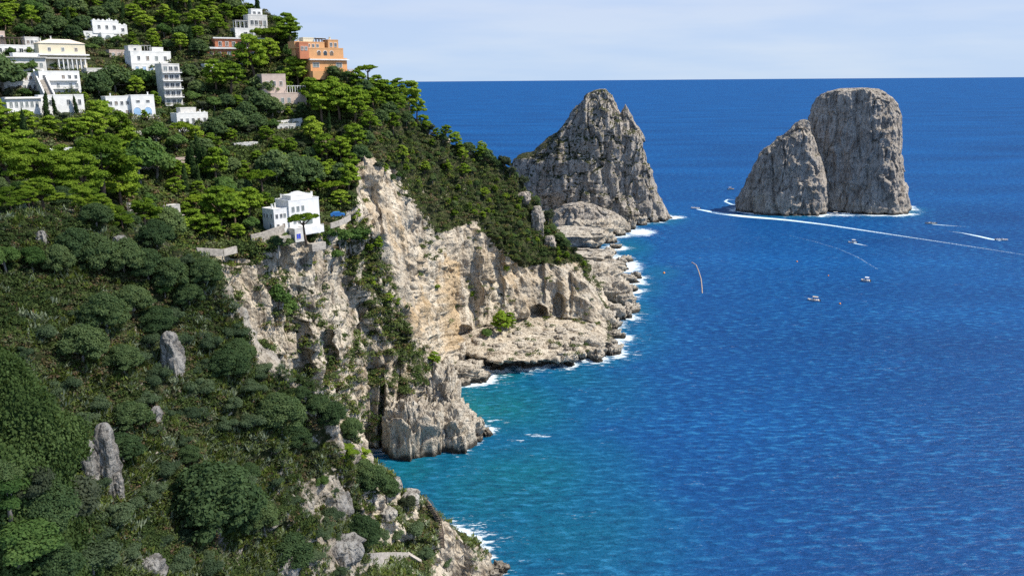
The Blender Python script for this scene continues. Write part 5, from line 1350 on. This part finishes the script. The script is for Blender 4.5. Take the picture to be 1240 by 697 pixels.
# trees one can pick out in the photograph: (kind, u, v base, height in pixels)
for t in [('umbrella',246,264,44,dict(squash=.72)),('umbrella',318,238,36,{}),('pine',268,282,52,{}),('pine',285,274,46,{}),('pine',302,268,44,{}),('pine',236,286,40,{}),('pine',255,292,36,{}),('pine',322,256,26,{}),
          ('umbrella',300,290-22,30,{}),('pine',213,222,30,{}),('pine',262,222,40,{}),('pine',344,212,30,{}),('pine',412,255,28,{}),('umbrella',405,245,30,{}),('pine',430,270,24,{}),('pine',422,232,34,{}),
          ('pine',310,98,54,{}),('pine',328,78,30,{}),('umbrella',330,66,34,{}),('pine',352,58,40,{}),('pine',346,50,36,{}),('umbrella',318,62,26,{}),
          ('pine',362,108,42,{}),('pine',342,118,30,{}),('oak',320,118,40,{}),('pine',280,116,46,{}),('pine',262,112,36,{}),('pine',375,128,36,{}),('pine',390,150,50,{}),('pine',412,146,46,{}),('pine',430,150,40,{}),
          ('pine',402,128,36,{}),('umbrella',446,100,26,{}),('pine',455,118,30,{}),('pine',466,128,30,{}),('pine',484,120,26,{}),('pine',495,136,36,{}),('pine',480,142,32,{}),('pine',505,146,28,{}),
          ('oak',316,134,30,{}),('oak',330,140,32,{}),('oak',300,150,30,{}),('oak',282,160,36,{}),('pine',432,112,30,{}),('oak',442,122,30,{}),('pine',452,134,30,{}),('oak',470,142,26,{}),('pine',436,136,34,{}),('oak',460,150,26,{}),('pine',476,160,26,{}),('oak',492,152,22,{}),('pine',512,160,22,{}),('pine',448,160,28,{}),('pine',430,184,34,{}),('oak',446,178,24,{}),('pine',414,200,36,{}),('pine',396,196,36,{}),('pine',380,176,34,{}),('oak',410,224,30,{}),('pine',424,212,30,{}),('pine',392,222,30,{}),('oak',262,168,34,{}),
          ('oak',120,116,36,{}),('oak',140,112,40,{}),('broad',170,112,30,{}),('oak',196,112,34,{}),('broad',40,90,18,{}),('broad',26,90,17,{}),('broad',74,87,15,{}),('broad',66,86,12,{}),
          ('cypress',56,144,32,{}),('cypress',68,142,24,{}),('cypress',94,140,22,{}),('oak',4,110,60,{}),('oak',-6,112,60,{}),('cypress',206,112,24,{}),
          ('pine',126,246,82,{}),('pine',104,250,64,{}),('pine',146,250,56,{}),('pine',40,232,72,{}),('pine',14,236,76,{}),('pine',66,240,60,{}),('pine',88,228,60,{}),('pine',30,190,40,{}),
          ('broad',170,226,60,{}),('broad',190,222,52,{}),('pine',128,168,44,{}),('pine',112,170,40,{}),('pine',146,172,36,{}),('pine',8,168,40,{}),('pine',36,170,36,{}),('pine',60,170,32,{}),('pine',90,176,36,{}),('broad',190,176,34,{}),
          ('umbrella',222,176,30,{}),('broad',214,186,26,{}),('pine',160,190,34,{}),('oak',246,250-60,30,{}),
          ('cypress',234,216,42,{}),('cypress',244,214,46,{}),('cypress',254,218,42,{}),('cypress',228,212,34,{}),('oak',336,222,50,{}),('oak',356,226,46,{}),('oak',372,224,44,{}),
          ('broad',590,408,14,{}),('pine',606,404,30,dict(squash=.9)),('pine',616,400,24,{}),('pine',524,446,20,{}),('pine',518,468,12,{}),
          ('pine',446,308,20,{}),('pine',456,306,22,{}),('pine',438,295,16,{}),('broad',412,306,34,{}),('broad',424,300,30,{}),('broad',402,322,30,{}),('broad',436,296,26,{}),
          ('oak',346,300,22,{}),('oak',334,300,20,{}),('pine',392,300,16,{}),('broad',398,292,20,{}),
          ('pine',448,350,20,{}),('pine',470,366,14,{}),('pine',480,372,16,{}),('pine',640,212,14,{}),('pine',628,206,14,{}),('pine',612,196,16,{}),('pine',600,190,14,{}),('pine',584,188,18,{}),('pine',570,182,18,{}),('pine',556,174,16,{}),('pine',540,168,20,{}),('pine',524,160,20,{}),
          ('pine',586,240,16,{}),('pine',562,216,20,{}),('pine',540,210,18,{}),('pine',514,210,18,{}),('pine',486,196,22,{}),('pine',560,196,18,{}),
          ('pine',572,360,8,{}),('pine',614,330,10,{}),('pine',530,350,8,{}),('pine',676,318,8,{}),('pine',660,240,12,{}),
          ('pine',420,556,34,dict(squash=.6)),('pine',438,556,26,dict(squash=.6)),('oak',404,512,40,{}),('oak',384,500,36,{}),('oak',426,532,34,{}),('oak',366,486,26,{}),
          ('oak',452,600,44,{}),('oak',468,606,36,{}),('oak',440,584,36,{}),('oak',266,650,110,{}),('oak',288,640,80,{}),('oak',246,640,84,{}),('oak',278,460,70,{}),('oak',288,440,60,{}),('oak',206,290,46,{}),
          ('oak',190,300,44,{}),('oak',150,330,80,{}),('oak',120,330,86,{}),('oak',180,340,70,{}),('oak',96,320,70,{}),('oak',210,350,66,{}),('oak',160,380,70,{}),('oak',130,400,80,{}),('oak',190,400,60,{}),('oak',230,370,56,{}),
          ('oak',250,346,56,{}),('oak',100,440,90,{}),('oak',150,450,64,{}),('oak',70,330,60,{}),('oak',340,520,56,{}),('oak',326,510,46,{}),('oak',356,540,44,{}),('broad',350,392,34,{}),('broad',338,376,34,{}),
          ('oak',150,560,70,{}),('oak',160,520,70,{}),('broad',200,360,30,{}),('broad',40,330,50,{}),
          ('broad',8,330,60,{}),('olive',494,618,22,{}),('broad',500,610,16,{}),('oak',300,580,40,{}),('oak',320,640,60,{}),('oak',350,690,60,{}),('oak',230,560,40,{}),('oak',440,660,50,{}),('broad',390,590,20,{})]:
    place(t[0], t[1], t[2], hpx=t[3] * (.72 if t[2] > 310 and t[1] < 330 and t[3] < 100 else 1), force=True, **t[4])
for t in [('oak',96,640,50),('broad',12,622,70),('oak',52,640,84),('olive',88,648,84),('oak',128,650,60),('broad',24,690,80),('oak',70,704,70),('bush',112,690,50),('broad',140,704,60),('oak',0,590,50),('bush',160,700,44),('olive',44,610,50),('bush',96,604,40),('oak',110,600,46)]:
    dd_ = bank_d(t[1], t[2] - t[3] * .3)
    if dd_: place(t[0], t[1], t[2], hpx=t[3], force=True, dd=dd_ - .6, hi=True)
for u in np.arange(506, 716, 7.5):
    v = 92.0
    while v < 400:
        h_ = hit(u, v)
        if h_ is not None and h_[0][2] > 3 and math.hypot(h_[0][0], h_[0][1]) < 520: break
        v += 1.5
    place(['pine', 'oak', 'pine', 'oak', 'olive'][rn.integers(5)], u + rn.uniform(-2, 2), v + rn.uniform(3, 8), hpx=rn.uniform(9, 20) * (1.25 if u < 600 else .85), force=True)
# small trees between and before the houses
for k, (u, v) in enumerate([(14,70),(36,66),(52,70),(64,66),(96,70),(112,64),(20,96),(48,98),(58,104),(98,96),(108,102),(12,120),(30,120),(52,120),(84,122),(104,124),(20,146),(40,148),(78,148),(110,146),(124,140),(140,146),(176,146),(194,142),(206,140),(222,158),(250,158),(262,150),(166,94),(182,98),(196,96),(222,92),(228,106),(232,120),(120,56),(142,56),(160,54),(262,80),(276,80),(296,80),(268,60),(300,56),(330,140),(350,142),(366,136),(322,110),(372,92),(386,92),(404,92),(420,94)]):
    place(['broad', 'pine', 'oak', 'cypress', 'olive', 'broad', 'oak'][k % 7], u, v, hpx=rn.uniform(9, 17), force=True)
# the palm-like and lone tree in front of the villa
place('umbrella', 370, 291, hpx=34, force=True, dd=240)
ZT = [ # polygon, tries, {kind: weight}, (min, max height m)
 ([(-60,-60),(330,-60),(330,12),(290,40),(252,60),(160,60),(100,60),(50,48),(-60,48)], 700, dict(pine=6, oak=4, broad=1, umbrella=1, cypress=.3), (7, 10)),
 ([(-60,-60),(300,-60),(300,-20),(-60,-20)], 120, dict(pine=6, oak=5), (7, 10)),
 ([(105,50),(360,50),(440,110),(440,200),(330,190),(100,130)], 500, dict(pine=6, oak=5, olive=1.2, broad=1), (5.5, 9)),
 ([(-60,130),(440,130),(440,200),(430,250),(330,235),(200,290),(-60,250)], 600, dict(pine=6, oak=4, umbrella=1, broad=1.3, cypress=.5, olive=.6), (5, 8.5)),
 ([(200,235),(325,235),(325,290),(240,298),(200,280)], 160, dict(pine=5, broad=1, oak=.6), (5, 7.5)),
 ([(440,108),(520,150),(640,230),(700,305),(690,320),(600,290),(520,260),(440,190)], 700, dict(pine=6, oak=5, olive=2, broad=1), (2.6, 4.8)),
]
cap = {'pine': 290, 'oak': 290, 'broad': 120, 'umbrella': 60, 'olive': 60, 'cypress': 40}
for poly, tries, kinds, (h0, h1) in ZT:
    xs_ = [a for a, _ in poly]; ys_ = [b_ for _, b_ in poly]; ks = list(kinds); wk = np.array([kinds[k] for k in ks], float); wk /= wk.sum()
    for _ in range(tries):
        u, v = rn.uniform(min(xs_), max(xs_)), rn.uniform(min(ys_), max(ys_))
        if not inpoly(u, v, poly): continue
        k = ks[rn.choice(len(ks), p=wk)]
        if sum(1 for t in TREES if t[0] == k) >= cap[k]: continue
        place(k, u, v, scale=rn.uniform(h0, h1) / 8.6 * (1.25 if k in ('oak', 'broad', 'olive') else 1.0))
# low bushes one can count on the shaded spur
bz = [(0,420),(232,310),(335,450),(440,560),(500,640),(560,690),(540,700),(0,700)]
cnt = 0
for _ in range(1600):
    u, v = rn.uniform(0, 600), rn.uniform(300, 700)
    if not inpoly(u, v, bz): continue
    if place('bush', u, v, scale=rn.uniform(.7, 1.5), hi=True): cnt += 1
    if cnt >= 95: break
for kind in PROTO:
    for hi in (0, 1):
        for e in PROTO[kind][hi]:
            if not e[1]:
                for ch in list(e[0].children): bpy.data.objects.remove(ch)
                bpy.data.objects.remove(e[0])
# ---- labels: nearest landmark, side, and the count within each such family
MARK = [((a + b_) / 2, (c + d_) / 2, nm) for a, b_, c, d_, _, nm in LAND if nm]
MARK += [(121, 530, 'pair of grey pinnacles'), (210, 415, 'narrow grey outcrop'), (524, 630, 'wooden cliff stair'), (480, 685, 'rubble terrace wall'), (415, 650, 'cracked grey outcrop'),
         (490, 545, 'near rocky point'), (650, 410, 'rock platform'), (700, 330, 'headland tip'), (620, 190, 'headland crest'), (170, 255, 'grey garden wall'), (262, 305, 'red-floored terrace'),
         (450, 230, 'tall tan rock rib'), (315, 390, 'white rock rib'), (20, 600, 'bottom left corner'), (260, 600, 'large dark bush'), (345, 10, 'summit rock'), (180, 690, 'squat pale boulder'), (530, 240, 'scrubby seaward slope'), (555, 450, 'small cove')]
fam = {}
for (k, u, v, d, o, sc) in TREES:
    j = min(range(len(MARK)), key=lambda i: (MARK[i][0] - u) ** 2 + ((MARK[i][1] - v) * 1.3) ** 2)
    mu, mv, nm = MARK[j]; du, dv_ = u - mu, v - mv
    side = ('right of' if du > 0 else 'left of') if abs(du) > abs(dv_) else ('below' if dv_ > 0 else 'above')
    fam.setdefault((k, side, nm), []).append((u, o, sc))
for (k, side, nm), L_ in fam.items():
    L_.sort(key=lambda t: t[0]); adj, noun = WORD[k]; pl = noun + ('es' if noun.endswith(('s', 'sh')) else 's')
    for i, (u, o, sc) in enumerate(L_):
        if len(L_) == 1: lab = f'{adj} {noun} {side} the {nm}'
        elif i == len(L_) - 1: lab = f'rightmost of the {adj} {pl} {side} the {nm}'
        elif i < len(ORD): lab = f'{ORD[i]} of the {adj} {pl} {side} the {nm}'
        else: lab = f'one of the {adj} {pl} farther right {side} the {nm}'
        cat = 'bush' if k == 'bush' else 'tree'
        tag(o, lab, cat, {'bush': 'bushes on the shaded slope'}.get(k, f'{pl} on the hillside'))
print('TREES', len(TREES), {k: sum(1 for t in TREES if t[0] == k) for k in HT})

# ================================================================ MAQUIS: low scrub nobody could count
def maquis_material():
    m, nt, b = nmat('maquis'); nt.nodes.remove(b); out = nt.nodes['Material Output']
    c = ramp(nt, attr(nt, 'tint'), [(0, (.042, .066, .024)), (.22, (.072, .106, .032)), (.42, (.105, .138, .042)), (.58, (.13, .15, .075)), (.68, (.17, .105, .065)), (.76, (.10, .14, .022)), (.88, (.16, .20, .05)), (1.0, (.27, .31, .20))])
    d = nt.nodes.new('ShaderNodeBsdfDiffuse'); tr = nt.nodes.new('ShaderNodeBsdfTranslucent'); ms = nt.nodes.new('ShaderNodeMixShader'); ms.inputs[0].default_value = .22
    nt.links.new(c, d.inputs[0]); nt.links.new(c, tr.inputs[0]); nt.links.new(d.outputs[0], ms.inputs[1]); nt.links.new(tr.outputs[0], ms.inputs[2]); nt.links.new(ms.outputs[0], out.inputs[0])
    return m
M_MAQ = maquis_material()
area = np.linalg.norm(np.cross(G[1:, :-1] - G[:-1, :-1], G[:-1, 1:] - G[:-1, :-1]), axis=-1)
gc = G[:-1, :-1]; dist = np.hypot(gc[..., 0], gc[..., 1]); vv = veg[:-1, :-1]
view = (gc - [0, 0, H]); view /= np.linalg.norm(view, axis=-1, keepdims=True)
ng = n1[:-1, :-1]; ng = ng * np.sign(ng[..., 2:3] + 1e-6); facing = np.clip(-(view * ng).sum(-1), .08, 1)
uvu, uvv = pu[:-1, :-1], pv[:-1, :-1]
inframe = (uvu > -60) & (uvu < 900) & (uvv > -60) & (uvv < 760)
prob = area * np.clip((vv + fbm(gc / 5.0, 3, 50) * .55 - .30) * 2.2, 0, 1) * (gc[..., 2] > 4) / np.maximum(dist, 60) ** 2 * facing * np.where(inframe, 1, .06)
prob = prob / prob.sum()
NCL = 30000
idx = rn.choice(prob.size, NCL, p=prob.ravel())
base = gc.reshape(-1, 3)[idx]; bd = dist.ravel()[idx]; bn = ng.reshape(-1, 3)[idx]
groups = {'green': [], 'pale': []}
PR = []
for k in range(9):
    rng = np.random.default_rng(900 + k); lob = [(rng.uniform(-.6, .6), rng.uniform(-.6, .6), rng.uniform(.15, .5), q, q, q * .8) for q in rng.uniform(.35, .6, 6)]
    V, Fq, _ = leaves(lob, 75, .17, rng, core=False, jit=.6); PR.append(V)
SP = []
for k in range(5):       # spiky rosettes and paddle clumps
    rng = np.random.default_rng(950 + k); n = 26; a = rng.uniform(0, 6.28, n); el = rng.uniform(.25, 1.35, n); L_ = rng.uniform(.5, 1.0, n); c = rng.normal(size=(n, 3)) * [.25, .25, .08]
    dr = np.stack([np.cos(a) * np.cos(el), np.sin(a) * np.cos(el), np.sin(el)], -1); sd2 = np.stack([-np.sin(a), np.cos(a), 0 * a], -1) * .085
    SP.append(np.stack([c - sd2, c + dr * (L_ * .55)[:, None] - sd2 * 1.2, c + dr * L_[:, None], c + dr * (L_ * .55)[:, None] + sd2 * 1.2], 1).reshape(-1, 3))
cl = fbm(base / 14.0, 2, 60) * .5 + .5; cl2 = fbm(base / 5.0, 2, 61) * .5 + .5
VV, TT = [], []
for i in range(NCL):
    near_ = bd[i] < 225
    spiky = near_ and (cl2[i] + rn.normal() * .12 > .50) and base[i, 2] < 108
    pr = SP[rn.integers(5)] if spiky else PR[rn.integers(9)]
    r_ = rn.uniform(.45, 1.25) if near_ else rn.uniform(.9, 2.3)
    if spiky: r_ *= 1.35
    a = rn.uniform(0, 6.28); ca, sa = math.cos(a), math.sin(a)
    q = pr @ np.array([[ca, sa, 0], [-sa, ca, 0], [0, 0, 1]]) * [r_, r_, r_ * rn.uniform(.7, 1.2)]
    VV.append(q + base[i] + bn[i] * .1 - [0, 0, .15])
    if spiky: t = rn.choice([.80, .88, .95, 1.0, .78])
    else:
        t = np.clip(cl[i] * .85 - .12 + rn.normal() * .14, 0, .66)
        if rn.random() < (.16 if near_ and cl[i] > .5 else .05): t = .68
        if rn.random() < (.03 if near_ else .16): t = .76
    TT.append(np.clip(t + rn.normal(size=len(q) // 4) * .05, 0, 1).repeat(4))
VV = np.concatenate(VV); TT = np.concatenate(TT)
tag(link('scrub', mk('scrub', VV, np.arange(len(VV)).reshape(-1, 4), [M_MAQ], False, {'tint': TT})), 'low mixed maquis scrub covering the slopes', 'scrub', kind='stuff')

# ================================================================ A CLOUD added out of view to shade the near slope
CT = 560.0
def cloud_at(x, y, z): k = (CT - z) / SUN[2]; return (x + SUN[0] * k, y + SUN[1] * k)
m, nt, b = nmat('shade_cloud_white'); b.inputs['Base Color'].default_value = (.9, .9, .9, 1); b.inputs['Roughness'].default_value = 1
# a thin cloud: part of the sunlight comes through
_t = nt.nodes.new('ShaderNodeBsdfTransparent'); _m = nt.nodes.new('ShaderNodeMixShader'); _m.inputs[0].default_value = .2
nt.links.new(_t.outputs[0], _m.inputs[1]); nt.links.new(b.outputs[0], _m.inputs[2]); nt.links.new(_m.outputs[0], nt.nodes['Material Output'].inputs[0])
# its outline, given as the ground points under its shadow edge
sh = [hitp for hitp in (P(-420,150,260), P(-100,205,215), P(60,190,232), P(150,215,212), P(225,300,185), P(262,345,170), P(320,455,163), P(400,540,168), P(440,585,172), P(455,640,160), P(440,700,150), P(420,850,110), P(300,1500,60), P(-900,900,60), P(-1500,500,160))]
pc = np.array([cloud_at(*q) for q in sh]); cc = pc.mean(0)
ang = np.linspace(0, 2 * math.pi, 96, endpoint=False)
def edge_r(a):
    best = 30.0; d_ = np.array([math.cos(a), math.sin(a)])
    for p1, p2 in zip(pc, np.roll(pc, -1, 0)):
        M = np.array([d_, p1 - p2]).T
        if abs(np.linalg.det(M)) < 1e-9: continue
        t, s_ = np.linalg.solve(M, p1 - cc)
        if t > 0 and -1e-6 <= s_ <= 1 + 1e-6: best = max(best, t)
    return best
er = np.array([edge_r(a) for a in ang]); nr_ = 30
VV = []
for side_ in (-1, 1):
    for i in range(nr_):
        f = math.sin(i / (nr_ - 1) * math.pi / 2) if side_ < 0 else math.cos(i / (nr_ - 1) * math.pi / 2)
        z = (-12 if side_ < 0 else 46) * math.sqrt(max(0, 1 - f * f))
        VV.append(np.stack([cc[0] + np.cos(ang) * er * max(f, .004), cc[1] + np.sin(ang) * er * max(f, .004), np.full(96, CT + z)], -1))
VV = np.array(VV); VV = VV + (fbm(VV / 30.0, 4, 80) * 7)[..., None] * np.array([.5, .5, 1.2])
cl_o = tag(link('shade_cloud', mk('shade_cloud', VV.reshape(-1, 3), gridfaces(len(VV), 96, True), [m], True)), 'small white cloud added out of view over the sea to shade the near slope', 'shade_cloud', kind='structure')
